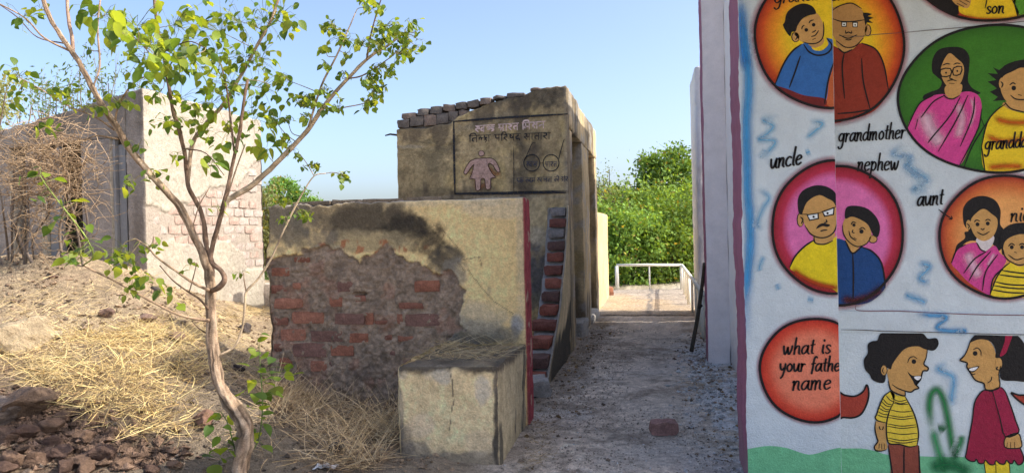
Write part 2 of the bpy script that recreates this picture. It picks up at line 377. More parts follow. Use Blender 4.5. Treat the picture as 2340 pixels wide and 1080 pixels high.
def lw_col(P, N):
    c = np.array([.87, .64, .31])*(1+.10*fbm(P, 3, 4, 1)+.13*fbm(P, 18, 4, 2))[:, None]
    c, zx, zy = blobs(P, c, VL, [
        (900, 90, 200, 40, (.66, .56, .40), .5), (620, 70, 420, 20, (.60, .52, .38), .5), (330, 120, 320, 80, (.27, .21, .13), .95), (120, 150, 120, 110, (.20, .17, .125), .9),
        (420, 130, 190, 60, (.105, .085, .06), .85), (590, 170, 120, 60, (.06, .05, .038), .95), (660, 215, 80, 60, (.05, .042, .034), .9), (720, 285, 70, 60, (.085, .075, .062), .9),
        (420, 215, 260, 40, (.36, .29, .17), .8), (250, 200, 60, 40, (.16, .14, .12), .7), (750, 330, 50, 60, (.30, .27, .22), .7), (800, 560, 140, 60, (.14, .125, .10), .9), (850, 500, 110, 60, (.55, .47, .34), .6), (700, 600, 160, 40, (.16, .15, .13), .9),
        (880, 400, 10, 22, (.3, .27, .22), .7), (985, 530, 28, 50, (.36, .35, .34), .95), (960, 570, 60, 40, (.24, .21, .16), .8), (930, 330, 90, 150, (.88, .66, .31), .6), (1000, 250, 22, 320, (.58, .47, .31), .6)], 1)
    for r in ([(700, 165), (735, 205), (760, 235), (745, 260), (785, 285)], [(785, 285), (810, 275), (845, 270)], [(800, 320), (850, 385), (900, 440), (970, 485)], [(715, 180), (690, 230), (712, 300)], [(840, 265), (850, 305)], [(760, 290), (790, 330)]):
        c = mixc(c, (.17, .125, .07), crackline(zx, zy, r, P)*.85)
    # faded red lettering strokes left of the stain
    red = sst(.12, .4, fbm(P*np.array([1, 1, .45]), 26, 3, 77))*sst(1, .5, ((zx-430)/240)**2+((zy-235)/32)**2); c = mixc(c, (.42, .13, .06), red*.75)
    c = c*(1+.12*fbm(P*np.array([1, 1, .4]), 34, 3, 83)+.08*fbm(P, 70, 2, 84))[:, None]
    e = sst(5, -3, lw_exp(P)); m_ = np.array([.30, .225, .165])*(1+.2*fbm(P, 4, 4, 11)+.35*fbm(P, 22, 4, 12)+.25*fbm(P, 60, 2, 13))[:, None]
    m_ = mixc(m_, (.36, .17, .115), sst(.25, .6, fbm(P, 7, 4, 14)+sst(300, 60, zx)*.2)*.35)
    m_ = mixc(m_, (.17, .13, .105), sst(.3, .8, fbm(P, 6, 3, 15))*.6)
    edge_ = sst(14, 0, np.abs(lw_exp(P)))*.45; c = mixc(c, (.5, .46, .40), edge_*sst(0, .4, fbm(P, 20, 2, 19)))
    c = c*(1-e)[:, None]+m_*e[:, None]
    end = N[:, 0] > .5; rd = np.array([.31, .055, .065])*(1+.25*fbm(P, 8, 4, 31)+.2*fbm(P, 30, 3, 32))[:, None]
    rd = mixc(rd, (.45, .33, .25), sst(.35, .7, fbm(P, 11, 4, 33))*.8); c = np.where(end[:, None], rd, c)
    top = (N[:, 2] > .5); tp = np.array([.40, .36, .31])*(1+.3*fbm(P, 8, 4, 41))[:, None]; tp = mixc(tp, (.12, .09, .07), sst(-1.9, -2.6, P[:, 0])*.7*sst(-.2, .3, fbm(P, 10, 3, 42)))
    c = np.where(top[:, None], tp, c); oth = (N[:, 0] < -.5)|(N[:, 1] > .5); c = np.where(oth[:, None], np.array([.33, .26, .18])*(1+.3*fbm(P, 6, 4, 43))[:, None], c)
    # red paint wraps a little onto the front
    wr = (N[:, 1] < -.5)*sst(-.953, -.946, P[:, 0]+.004*fbm(P, 14, 2, 51)); c = mixc(c, (.31, .06, .07), wr*.9)
    return c.clip(.02, .85)
def lw_warp(Q):
    t = sst(-1.5, -2.9, Q[:, 0])*sst(1.2, 1.65, Q[:, 2]); Q = Q.copy()
    Q[:, 2] += (t*(.022*fbm(Q*np.array([1, 1, 0]), 9, 3, 61)+.014*vn(Q*np.array([1, 1, 0]), 34, 62))+.006*sst(1.5, 1.65, Q[:, 2])*fbm(Q*np.array([1, 1, 0]), 5, 3, 63))
    lft = sst(-2.8, -2.96, Q[:, 0]); Q[:, 0] += lft*.03*fbm(Q*np.array([0, 1, 1]), 5, 3, 64); return Q
rough_box('wall_body', (-2.965, -.935, 5.31, 5.53, -.3, 1.648), .0085, M_PLASTER, lw_col, lw, lw_disp, lw_warp, amp=.003, nsc=4, edge=.014)
# loose slab crust along the broken top
for k, (x, l) in enumerate([(-2.6, .34), (-2.33, .22), (-2.05, .30), (-1.72, .26)]):
    brick(lw, (x, 5.40, 1.655+.004*(k % 2)), (l, .15, .035), 60+k, (.22, .175, .13), .05*(k-1.5), .006, 'crust')
LB = [(65, 132, 312, 346), (62, 122, 378, 410), (72, 182, 428, 466), (308, 384, 364, 404), (278, 327, 424, 460), (368, 416, 419, 442), (140, 262, 478, 524), (298, 412, 484, 526), (414, 446, 480, 527), (449, 498, 511, 525), (534, 556, 486, 524), (561, 699, 485, 531),
      (598, 694, 360, 404), (538, 634, 444, 468), (98, 192, 543, 588), (208, 332, 549, 590), (353, 427, 558, 594), (485, 512, 566, 587), (535, 602, 569, 592), (143, 272, 596, 648), (284, 372, 603, 643), (72, 102, 598, 628), (208, 272, 663, 702), (503, 527, 624, 642), (148, 207, 274, 294), (72, 126, 498, 528), (143, 172, 369, 394), (270, 300, 660, 690), (92, 140, 650, 690)]
for k, (a, b, c, d) in enumerate(LB):
    p0 = ony(VL[0]+a/VL[2], VL[1]+d/VL[2], 5.315); p1 = ony(VL[0]+b/VL[2], VL[1]+c/VL[2], 5.315)
    big = (b-a) > 90; q = [(.30, .125, .08), (.26, .115, .08), (.36, .16, .105), (.22, .12, .095)][k % 4]
    brick(lw, ((p0[0]+p1[0])/2, 5.370-(.008 if big else .004), (p0[2]+p1[2])/2), (p1[0]-p0[0], .085, (p1[2]-p0[2])), k, q, .01*math.sin(k*3), .006)

# ================================================================ PLASTERED BLOCK in front of it
VB = VL
bk = thing('plaster_block', 'waist-high cream plastered masonry block with straw on its dark cracked top', 'masonry block', (-1.27, 4.8, 0))
def bk_disp(P, N):
    return .006*fbm(P, 6, 4, 5)+.003*fbm(P, 30, 3, 6)+(N[:, 2] > .5)*(.02*fbm(P, 9, 4, 8)-.02)
def bk_col(P, N):
    c = np.array([.87, .66, .37])*(1+.10*fbm(P, 4, 4, 1)+.12*fbm(P, 20, 4, 2))[:, None]
    fr = N[:, 1] < -.5
    c2, zx, zy = blobs(P, c, VL, [(690, 715, 60, 36, (.55, .51, .45), .6), (860, 770, 34, 60, (.58, .54, .48), .5), (620, 900, 50, 50, (.66, .52, .40), .4), (590, 1010, 120, 50, (.30, .25, .19), .85), (800, 1040, 220, 40, (.24, .20, .155), .85), (548, 900, 14, 160, (.30, .25, .19), .7), (850, 960, 60, 50, (.60, .48, .34), .4), (560, 990, 40, 90, (.2, .17, .14), .7), (912, 900, 16, 160, (.07, .06, .05), .95), (905, 740, 12, 60, (.12, .1, .08), .9), (560, 700, 20, 40, (.5, .43, .33), .6)], 4)
    c2 = mixc(c2, (.13, .10, .07), crackline(zx, zy, [(732, 676), (742, 730), (748, 800), (740, 860), (735, 920)], P, 2.6)*.9)
    c2 = c2*(1+.09*fbm(P*np.array([1, 1, .5]), 30, 3, 83)+.07*fbm(P, 70, 2, 84))[:, None]
    tb = sst(.535, .585, P[:, 2]+.03*fbm(P*np.array([1, 1, .3]), 9, 4, 5)+.012*fbm(P, 40, 3, 6)); c2 = mixc(c2, (.085, .07, .055), tb*.95)
    c = np.where(fr[:, None], c2, c)
    rt = N[:, 0] > .5; s = np.array([.52, .43, .27])*(1+.25*fbm(P, 5, 4, 11)+.2*fbm(P*np.array([1, 4, 1]), 12, 4, 12))[:, None]
    s = mixc(s, (.09, .08, .065), sst(.15, .5, fbm(P*np.array([1, 2.2, .7]), 3.2, 4, 13)+.35*sst(4.5, 4.36, P[:, 1]))*.9); s = mixc(s, (.085, .07, .055), tb*.95)
    c = np.where(rt[:, None], s, c); tp = np.array([.15, .125, .095])*(1+.4*fbm(P, 9, 4, 14))[:, None]
    tp = mixc(tp, (.36, .28, .17), sst(-.1, .5, fbm(P, 4, 3, 15))*.7); return np.where((N[:, 2] > .5)[:, None], tp, c).clip(.02, .85)
rough_box('block_body', (-1.59, -.948, 4.36, 5.30, -.25, .60), .0085, M_PLASTER, bk_col, bk, bk_disp, None, amp=.010, nsc=4, edge=.032, seed=3)

# ================================================================ TOILET BLOCK with the painted sign
VS = (880, 180, 2.078); VT = (1030, 250, 5.4)
tb_ = thing('toilet_building', 'small abandoned toilet block, stained olive plaster, painted women sign, two doorways', 'building', (-2, 10.7, 0))
PROF = np.array([ony(VS[0]+a/VS[2], VS[1]+b/VS[2], 8.55)[[0, 2]] for a, b in [(40, 246), (50, 240), (200, 232), (300, 214), (345, 176), (400, 152), (480, 120), (560, 96), (660, 76), (700, 50), (860, 28), (900, 26)]])
def prof(x): return np.interp(x, PROF[:, 0], PROF[:, 1])
def tb_front_col(P, N):
    c = np.array([.46, .35, .19])*(1+.16*fbm(P, 2, 4, 1)+.25*fbm(P, 14, 4, 2))[:, None]
    c = mixc(c, (.52, .39, .18), sst(.05, .6, fbm(P, 5, 5, 3))*.8); c = mixc(c, (.115, .095, .068), sst(.05, .6, fbm(P, 3.4, 5, 4))*.75)
    c, zx, zy = blobs(P, c, VS, [(700, 90, 260, 70, (.10, .085, .065), .85), (470, 160, 180, 40, (.26, .22, .15), .7), (180, 400, 160, 200, (.27, .22, .125), .6), (100, 250, 90, 20, (.36, .31, .22), .7), (720, 640, 100, 110, (.50, .40, .235), .9), (740, 760, 60, 60, (.48, .41, .29), .9), (730, 930, 110, 150, (.13, .125, .12), .98), (705, 815, 50, 40, (.17, .16, .15), .9), (700, 1060, 90, 50, (.20, .185, .14), .8), (560, 560, 320, 14, (.35, .30, .22), .6)], 9)
    c = c*(1+.25*fbm(P*np.array([1, 1, .5]), 26, 3, 83)+.2*fbm(P, 55, 2, 84))[:, None]
    c = mixc(c, (.10, .08, .06), sst(.05, .5, fbm(P*np.array([1, 1, .35]), 6, 4, 86)+.55*sst(2.55, 3.0, P[:, 2])-.15)*.7)
    edge_ = sst(30, 0, np.abs((zx-870))); c = mixc(c, (.33, .30, .26), edge_*.5)
    oth = ~(N[:, 1] < -.5); return np.where(oth[:, None], np.array([.30, .24, .155])*(1+.25*fbm(P, 3, 4, 7)+.25*fbm(P, 14, 3, 8))[:, None], c).clip(.02, .8)
def tb_disp(P, N): return .004*fbm(P, 4, 4, 3)+.0025*fbm(P, 22, 3, 4)
def tb_warp(Q):
    Q = Q.copy(); t = sst(2.2, 3.0, Q[:, 2]); jag = .02*fbm(Q*np.array([1, 1, 0]), 8, 3, 5)
    Q[:, 2] += t*(prof(Q[:, 0])+jag-3.0)*1.0; return Q
rough_box('front_wall', (-3.055, -.985, 8.55, 8.77, -.3, 3.0), .0135, M_PLASTER, tb_front_col, tb_, tb_disp, tb_warp, amp=.004, nsc=3, edge=.02, seed=7)
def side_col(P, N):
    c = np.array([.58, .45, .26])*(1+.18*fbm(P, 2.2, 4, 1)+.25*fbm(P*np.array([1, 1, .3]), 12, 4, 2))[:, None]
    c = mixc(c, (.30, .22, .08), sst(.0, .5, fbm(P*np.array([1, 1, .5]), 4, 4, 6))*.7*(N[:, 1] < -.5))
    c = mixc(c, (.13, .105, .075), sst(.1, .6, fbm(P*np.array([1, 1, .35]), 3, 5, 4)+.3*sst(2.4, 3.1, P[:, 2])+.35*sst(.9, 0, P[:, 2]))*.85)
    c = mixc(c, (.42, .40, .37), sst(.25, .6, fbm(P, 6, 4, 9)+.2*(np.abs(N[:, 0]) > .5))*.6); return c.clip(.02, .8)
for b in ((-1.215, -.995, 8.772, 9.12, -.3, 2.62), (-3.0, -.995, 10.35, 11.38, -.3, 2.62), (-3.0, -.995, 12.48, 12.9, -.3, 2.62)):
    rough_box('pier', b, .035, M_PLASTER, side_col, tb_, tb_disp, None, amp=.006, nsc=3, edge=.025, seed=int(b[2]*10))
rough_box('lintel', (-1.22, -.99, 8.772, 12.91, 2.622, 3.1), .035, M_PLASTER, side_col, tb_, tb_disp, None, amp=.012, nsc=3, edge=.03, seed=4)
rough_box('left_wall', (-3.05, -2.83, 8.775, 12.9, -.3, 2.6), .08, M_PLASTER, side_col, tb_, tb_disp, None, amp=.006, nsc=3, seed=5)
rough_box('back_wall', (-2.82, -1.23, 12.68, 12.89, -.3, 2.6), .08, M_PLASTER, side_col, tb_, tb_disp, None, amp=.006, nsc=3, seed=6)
def rf_warp(Q): Q = Q.copy(); Q[:, 2] += (Q[:, 0]+1.25)*.19; return Q
rough_box('roof_slab', (-2.98, -1.24, 8.775, 12.85, 2.70, 2.82), .08, M_PLASTER, side_col, tb_, None, rf_warp, amp=.004, nsc=3, seed=8)
rough_box('plinth', (-1.2, -.955, 9.85, 10.37, -.2, .17), .03, M_PLASTER, (.36, .34, .31), tb_, tb_disp, None, amp=.025, nsc=6, edge=.04, seed=12)
rough_box('plinth', (-1.2, -.96, 11.2, 12.3, -.2, .12), .03, M_PLASTER, (.40, .38, .35), tb_, tb_disp, None, amp=.02, nsc=6, edge=.04, seed=13)
# bare brick courses where the parapet plaster has gone
PB = [(78, 146, 160, 190), (149, 209, 139, 173), (211, 267, 129, 166), (270, 327, 119, 152), (330, 386, 109, 143), (389, 446, 100, 136), (452, 502, 88, 122), (58, 116, 192, 234), (117, 181, 178, 226), (182, 240, 168, 222), (241, 300, 158, 214), (301, 345, 150, 200), (346, 400, 146, 176), (508, 572, 78, 97), (574, 664, 64, 88), (690, 745, 42, 56)]
for k, (a, b, c, d) in enumerate(PB):
    p0 = ony(VS[0]+a/VS[2], VS[1]+d/VS[2], 8.55); p1 = ony(VS[0]+b/VS[2], VS[1]+c/VS[2], 8.55)
    brick(tb_, ((p0[0]+p1[0])/2, 8.66+.012*math.sin(k*7), (p0[2]+p1[2])/2), (p1[0]-p0[0]-.002, .22, p1[2]-p0[2]+.006), 100+k, (.17, .145, .125) if k % 3 else (.23, .175, .14), .05*math.sin(k*5), .012)
def pc_warp(Q): Q = Q.copy(); Q[:, 2] += np.interp(Q[:, 0], [-3.02, -2.3, -1.75], [-.03, .05, .14])+.03*fbm(Q*np.array([1, 1, 0]), 9, 3, 4); return Q
rough_box('parapet_mortar', (-2.98, -1.8, 8.60, 8.74, 2.6, 2.75), .02, M_PLASTER, (.22, .20, .18), tb_, None, pc_warp, amp=.010, nsc=10, edge=.02, seed=15)
mb = MB(); mb.tube([(-3.03, 8.6, 2.60), (-3.14, 8.57, 2.615), (-3.2, 8.56, 2.60)], [.014, .012, .008], 6, (.06, .05, .045)); mb.build('steel_rod', M_BARK, tb_)

# broken wing wall stepping down towards the camera
ww = thing('broken_wing_wall', 'narrow wall broken into brick steps beside the toilet block doorways', 'wall', (-1.1, 7.6, 0))
WZ = np.array([0, .10, .26, .62, 1.05, 1.40, 1.69]); WY = np.array([6.60, 6.72, 7.03, 7.66, 8.10, 8.36, 8.545])
def wing_y(z): return np.interp(z, WZ, WY)
def wing_warp(off):
    def f(Q):
        Q = Q.copy(); t = (8.55-Q[:, 1])/1.0; y0 = wing_y(np.clip(Q[:, 2], 0, 1.69))+off
        Q[:, 1] = 8.545-t*(8.545-np.minimum(y0, 8.54))+.012*fbm(Q, 9, 3, 4)*t; return Q
    return f
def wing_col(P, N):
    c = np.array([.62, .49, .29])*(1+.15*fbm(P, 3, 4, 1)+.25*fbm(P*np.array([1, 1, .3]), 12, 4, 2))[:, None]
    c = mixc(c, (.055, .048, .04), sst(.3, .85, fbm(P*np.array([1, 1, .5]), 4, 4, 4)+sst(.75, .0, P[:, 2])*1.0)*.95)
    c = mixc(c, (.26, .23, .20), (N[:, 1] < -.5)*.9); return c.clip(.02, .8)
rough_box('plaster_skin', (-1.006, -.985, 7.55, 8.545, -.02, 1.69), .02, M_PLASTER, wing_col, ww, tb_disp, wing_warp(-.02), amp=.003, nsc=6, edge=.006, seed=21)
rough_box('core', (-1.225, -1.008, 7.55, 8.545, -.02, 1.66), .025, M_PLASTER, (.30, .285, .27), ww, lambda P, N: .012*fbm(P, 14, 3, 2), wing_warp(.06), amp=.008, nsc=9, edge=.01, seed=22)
STEP = [(1.615, .085), (1.49, .0), (1.37, .01), (1.235, .0), (1.11, .0), (.975, .0), (.845, 0), (.715, 0), (.59, 0), (.46, 0), (.325, 0), (.185, 0), (.06, 0)]
for k, (z, _) in enumerate(STEP):
    y = float(wing_y(z-.05)); q = [(.24, .085, .06), (.17, .07, .055), (.28, .105, .075), (.12, .07, .06)][k % 4]
    if k in (0, 2): q = (.22, .20, .19)
    wdt = .195 if k % 2 else .175
    dep = .24 if z > .5 else .34
    brick(ww, (-1.104-.025*(z < .5), y+dep/2-.005, z), (wdt+(.05 if z < .5 else 0), dep, .098), 200+k, q, .09*math.sin(k*2.3), .012)

# sunlit low wall beyond the toilet block
fw = thing('far_yard_wall', 'sunlit pale yellow boundary wall beyond the toilet block', 'wall', (-1.1, 14.3, 0))
rough_box('wall_body', (-1.25, -1.0, 12.96, 15.7, -.3, 1.72), .05, M_PLASTER, lambda P, N: mixc(np.array([.62, .47, .25])*(1+.15*fbm(P, 2, 4, 1)+.15*fbm(P, 14, 3, 2))[:, None], (.55, .36, .24), sst(.2, .6, fbm(P, 3, 4, 3))*.5), fw, tb_disp, None, amp=.008, nsc=3, edge=.03, seed=31)
brick(fw, (-1.04, 15.95, .09), (.2, .3, .2), 301, (.33, .15, .09), .2, .02, 'brick')

# ================================================================ LEFT RUIN
lr = thing('ruined_building', 'roofless grey ruin at the left, sunlit side wall with exposed pale brick', 'building', (-6, 8, 0))
def lr_top(x): return 2.98+(np.clip(x, -8, -5.2)+5.2)*.2
X1 = -5.2; Y0, Y1 = 6.86, 9.22
VR = (320, 180, 1.929)
EXL = [(-20, 545), (50, 560), (100, 578), (150, 575), (200, 548), (250, 525), (300, 490), (330, 470), (400, 465), (450, 455), (480, 410), (500, 390), (530, 365), (600, 350), (600, 850), (545, 850), (480, 830), (455, 770), (430, 760), (400, 715), (360, 710), (310, 735), (230, 745), (180, 715), (150, 705), (90, 735), (30, 735), (-20, 750)]
def lr_exp(P):
    u, v = topix(P); zx, zy = (u-VR[0])*VR[2], (v-VR[1])*VR[2]; return polydist(zx, zy, EXL)+14*fbm(P, 5, 4, 71)+6*fbm(P, 20, 3, 72)
def lr_side_col(P, N):
    rt = N[:, 0] > .5
    c = np.array([.47, .42, .335])*(1+.12*fbm(P, 1.8, 4, 1)+.12*fbm(P, 14, 4, 2))[:, None]
    c = mixc(c, (.40, .35, .29), sst(.1, .6, fbm(P, 2.5, 5, 3)+.25*sst(2.4, 3, P[:, 2]))*.7); c = mixc(c, (.55, .48, .39), sst(.1, .6, fbm(P, 3, 4, 5))*.5)
    e = sst(4, -4, lr_exp(P)); c = mixc(c, (.40, .34, .28), e*.9)
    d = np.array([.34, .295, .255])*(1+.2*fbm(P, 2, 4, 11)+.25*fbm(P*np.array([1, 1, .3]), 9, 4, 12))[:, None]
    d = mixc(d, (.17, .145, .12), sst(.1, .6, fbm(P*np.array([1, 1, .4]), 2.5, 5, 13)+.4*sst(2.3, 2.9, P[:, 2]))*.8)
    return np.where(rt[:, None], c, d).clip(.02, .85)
def lr_disp(P, N):
    e = sst(5, -5, lr_exp(P))*(N[:, 0] > .5); return -.016*e+.005*fbm(P, 5, 4, 3)+.003*fbm(P, 25, 3, 4)
def lr_warp(Q): Q = Q.copy(); Q[:, 2] += sst(2.3, 2.98, Q[:, 2])*(lr_top(Q[:, 0])-2.98+.012*fbm(Q*np.array([1, 1, 0]), 7, 3, 5)); return Q
rough_box('side_wall', (X1-.22, X1, Y0, Y1, 0, 2.98), .0125, M_PLASTER, lr_side_col, lr, lr_disp, lr_warp, amp=.006, nsc=3, edge=.025, seed=41)
# exposed bricks of the side wall
CH = .108; k = 0; brl = 0
for j in range(4, 24):
    z = .32+j*CH; y = Y1-(.0 if j % 2 else .12); 
    while y > Y0+.05:
        ln = .235 if (k*7+j*3) % 5 else .125; yc = y-ln/2; k += 1; y -= ln
        Pm = np.array([[X1, yc, z]]); e = lr_exp(Pm)[0]
        if e < -3 and yc < Y1 and z < 2.3 and yc-ln/2 > Y0+.03 and brl < 230:
            h_ = _h(np.array([k]), np.array([j]), np.array([3]), 5)[0]
            if h_ < .12: continue
            q = np.array([.50, .415, .36]) if h_ < .62 else (np.array([.48, .35, .285]) if h_ < .95 else np.array([.45, .24, .15]))
            brick(lr, (X1-.060+.008*h_, yc, z), (.10, ln-.016, CH-.016), 400+k, q, .02*(h_-.5), .006); brl += 1
# front: lintel band, jambs, steel door panels and dark opening
def lf(name, b, s, mat=M_PLASTER, c=None, amp=.006, res=.03, wp=True, e=.015): return rough_box(name, b, res, mat, c or lr_side_col, lr, None, lr_warp if wp else None, amp=amp, nsc=3, edge=e, seed=s)
lf('front_lintel', (-7.15, X1-.222, Y0+.01, Y0+.22, 2.50, 2.975), 51)
for k_, (a_, b_2) in enumerate(((-5.97, -5.62), (-6.62, -6.47), (-7.15, -6.86))): lf('front_jamb', (a_, b_2, Y0+.012, Y0+.2, .3, 2.498), 52+k_)
gsteel = lambda P, N: np.array([.30, .30, .30])*(1+.15*fbm(P, 3, 4, 1)+.1*fbm(P*np.array([1, 1, .2]), 12, 3, 2))[:, None]
for x0, x1, q in ((-5.585, -5.50, .10), (-6.465, -6.30, .12), (-6.74, -6.625, .1)):
    lf('steel_door', (x0, x1, Y0+q, Y0+q+.04, .3, 2.42), 60+int(q*100), M_RAIL, gsteel, .002, .05, False, .004)
lf('door_frame', (-5.618, -5.588, Y0+.05, Y0+.11, .3, 2.47), 66, M_RAIL, gsteel, .002, .05, False, .004)
lf('door_frame', (-6.30, -6.27, Y0+.05, Y0+.11, .3, 2.45), 67, M_RAIL, gsteel, .002, .05, False, .004)
lf('partition_wall', (-5.9, -5.7, Y0+.22, Y1, 0, 2.5), 55, res=.1); lf('left_wall', (-7.15, -6.95, Y0+.23, Y1-.2, 0, 2.5), 56, res=.1)
lf('back_wall', (-7.15, X1-.23, Y1-.2, Y1-.01, 0, 2.5), 57, res=.1)
lf('roof_slab', (-7.1, X1-.24, Y0+.23, Y1-.02, 2.6, 2.72), 58, res=.1)
for k in range(7):
    mb = MB(); x = -5.45-.22*k+.03*math.sin(k*4); mb.tube([(x, Y0+.1, 2.7), (x+.01, Y0+.1, float(lr_top(x))+.12+.08*math.sin(k*5)**2)], [.005, .004], 5, (.07, .05, .04)); mb.build('steel_rod', M_BARK, lr)
brick(lr, (X1-.02, Y1+.16, .6), (.3, .4, .34), 777, (.50, .42, .34), .1, .03, 'rubble_footing')
# ================================================================ SCHOOL BUILDING with the mural
sb = thing('school_building', 'tall white school building at the right with pink pilasters and family mural', 'building', (1.5, 7, 0))
WHT = np.array([.56, .635, .67]); PNK = np.array([.36, .13, .19]); LIL = np.array([.95, .88, .83])
def wcol(base, pink_side=True):
    def f(P, N):
        c = np.asarray(base)*(1+.03*fbm(P, 1.5, 3, 1)+.03*fbm(P, 9, 3, 2))[:, None]
        if pink_side:
            p = PNK*(1+.14*fbm(P*np.array([1, 2, .4]), 6, 4, 3)+.1*fbm(P, 25, 3, 4))[:, None]; c = np.where((N[:, 0] < -.5)[:, None], p, c)
        else:
            c = np.where((N[:, 0] < -.5)[:, None], LIL*(1+.03*fbm(P, 2, 3, 5))[:, None], c)
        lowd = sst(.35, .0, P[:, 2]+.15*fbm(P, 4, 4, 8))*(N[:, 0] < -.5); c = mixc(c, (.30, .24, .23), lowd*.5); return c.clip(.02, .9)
    return f
pd = lambda P, N: .003*fbm(P, 9, 4, 3)+.0015*fbm(P, 40, 3, 4)
PX1 = .94; YP = 4.2; YW = 4.32
def pwarp(Q):                                          # hand-trowelled, slightly wandering corner
    Q = Q.copy(); t = sst(.52, .46, Q[:, 0]); Q[:, 0] += t*(.006*fbm(Q*np.array([0, 0, 1]), 3, 3, 9)+.004*fbm(Q*np.array([0, 0, 1]), 17, 3, 10)); return Q
rough_box('front_pilaster', (.46, PX1, YP, 4.68, -.3, 2.875), .022, M_PAINT, wcol(WHT), sb, None, pwarp, amp=.0, edge=.006, seed=61)
rough_box('front_wall', (PX1+.001, 4.2, YW, 4.67, -.3, 2.875), .08, M_PAINT, wcol(WHT, False), sb, None, None, amp=0, edge=0)
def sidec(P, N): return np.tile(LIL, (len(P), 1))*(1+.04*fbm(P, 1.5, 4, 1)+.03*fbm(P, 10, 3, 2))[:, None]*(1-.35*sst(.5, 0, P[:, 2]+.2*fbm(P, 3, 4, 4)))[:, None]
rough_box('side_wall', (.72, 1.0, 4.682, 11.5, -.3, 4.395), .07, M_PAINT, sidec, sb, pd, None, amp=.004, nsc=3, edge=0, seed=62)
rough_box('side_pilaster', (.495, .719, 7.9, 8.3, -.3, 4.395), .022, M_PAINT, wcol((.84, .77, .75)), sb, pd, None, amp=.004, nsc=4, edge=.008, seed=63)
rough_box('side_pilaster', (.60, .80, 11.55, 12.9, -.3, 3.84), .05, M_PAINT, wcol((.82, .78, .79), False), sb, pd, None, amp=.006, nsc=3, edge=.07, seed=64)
rough_box('back_wall', (1.002, 4.2, 11.2, 11.5, -.3, 4.395), .3, M_PAINT, sidec, sb, None, None, amp=0, edge=0)
rough_box('end_wall', (3.9, 4.2, 4.68, 11.19, -.3, 4.395), .3, M_PAINT, sidec, sb, None, None, amp=0, edge=0)
rough_box('roof_slab', (.725, 4.25, 4.69, 11.55, 4.40, 4.55), .2, M_PAINT, (.5, .48, .46), sb, None, None, amp=0, edge=.01)
rough_box('porch_roof', (.36, 4.25, 2.9, 4.66, 2.88, 2.99), .2, M_PAINT, (.6, .6, .6), sb, None, None, amp=0, edge=.01)
# shallow raised band and the two uneven plaster joints across the front wall
_zb0, _zb1 = ony(2130, 762, YW)[2], ony(2130, 712, YW)[2]
rough_box('plaster_band', (PX1+.002, 4.1, YW-.007, YW+.05, _zb0, _zb1), .02, M_PAINT, lambda P, N: WHT*(.97+.03*fbm(P, 3, 3, 2))[:, None], sb, None, lambda Q: Q+np.stack([np.zeros(len(Q)), .002*fbm(Q, 7, 3, 2), .004*fbm(Q*np.array([1, 0, 0]), 5, 3, 3)-.012*(Q[:, 0]-1.4)], -1), amp=0, edge=.004, seed=65)

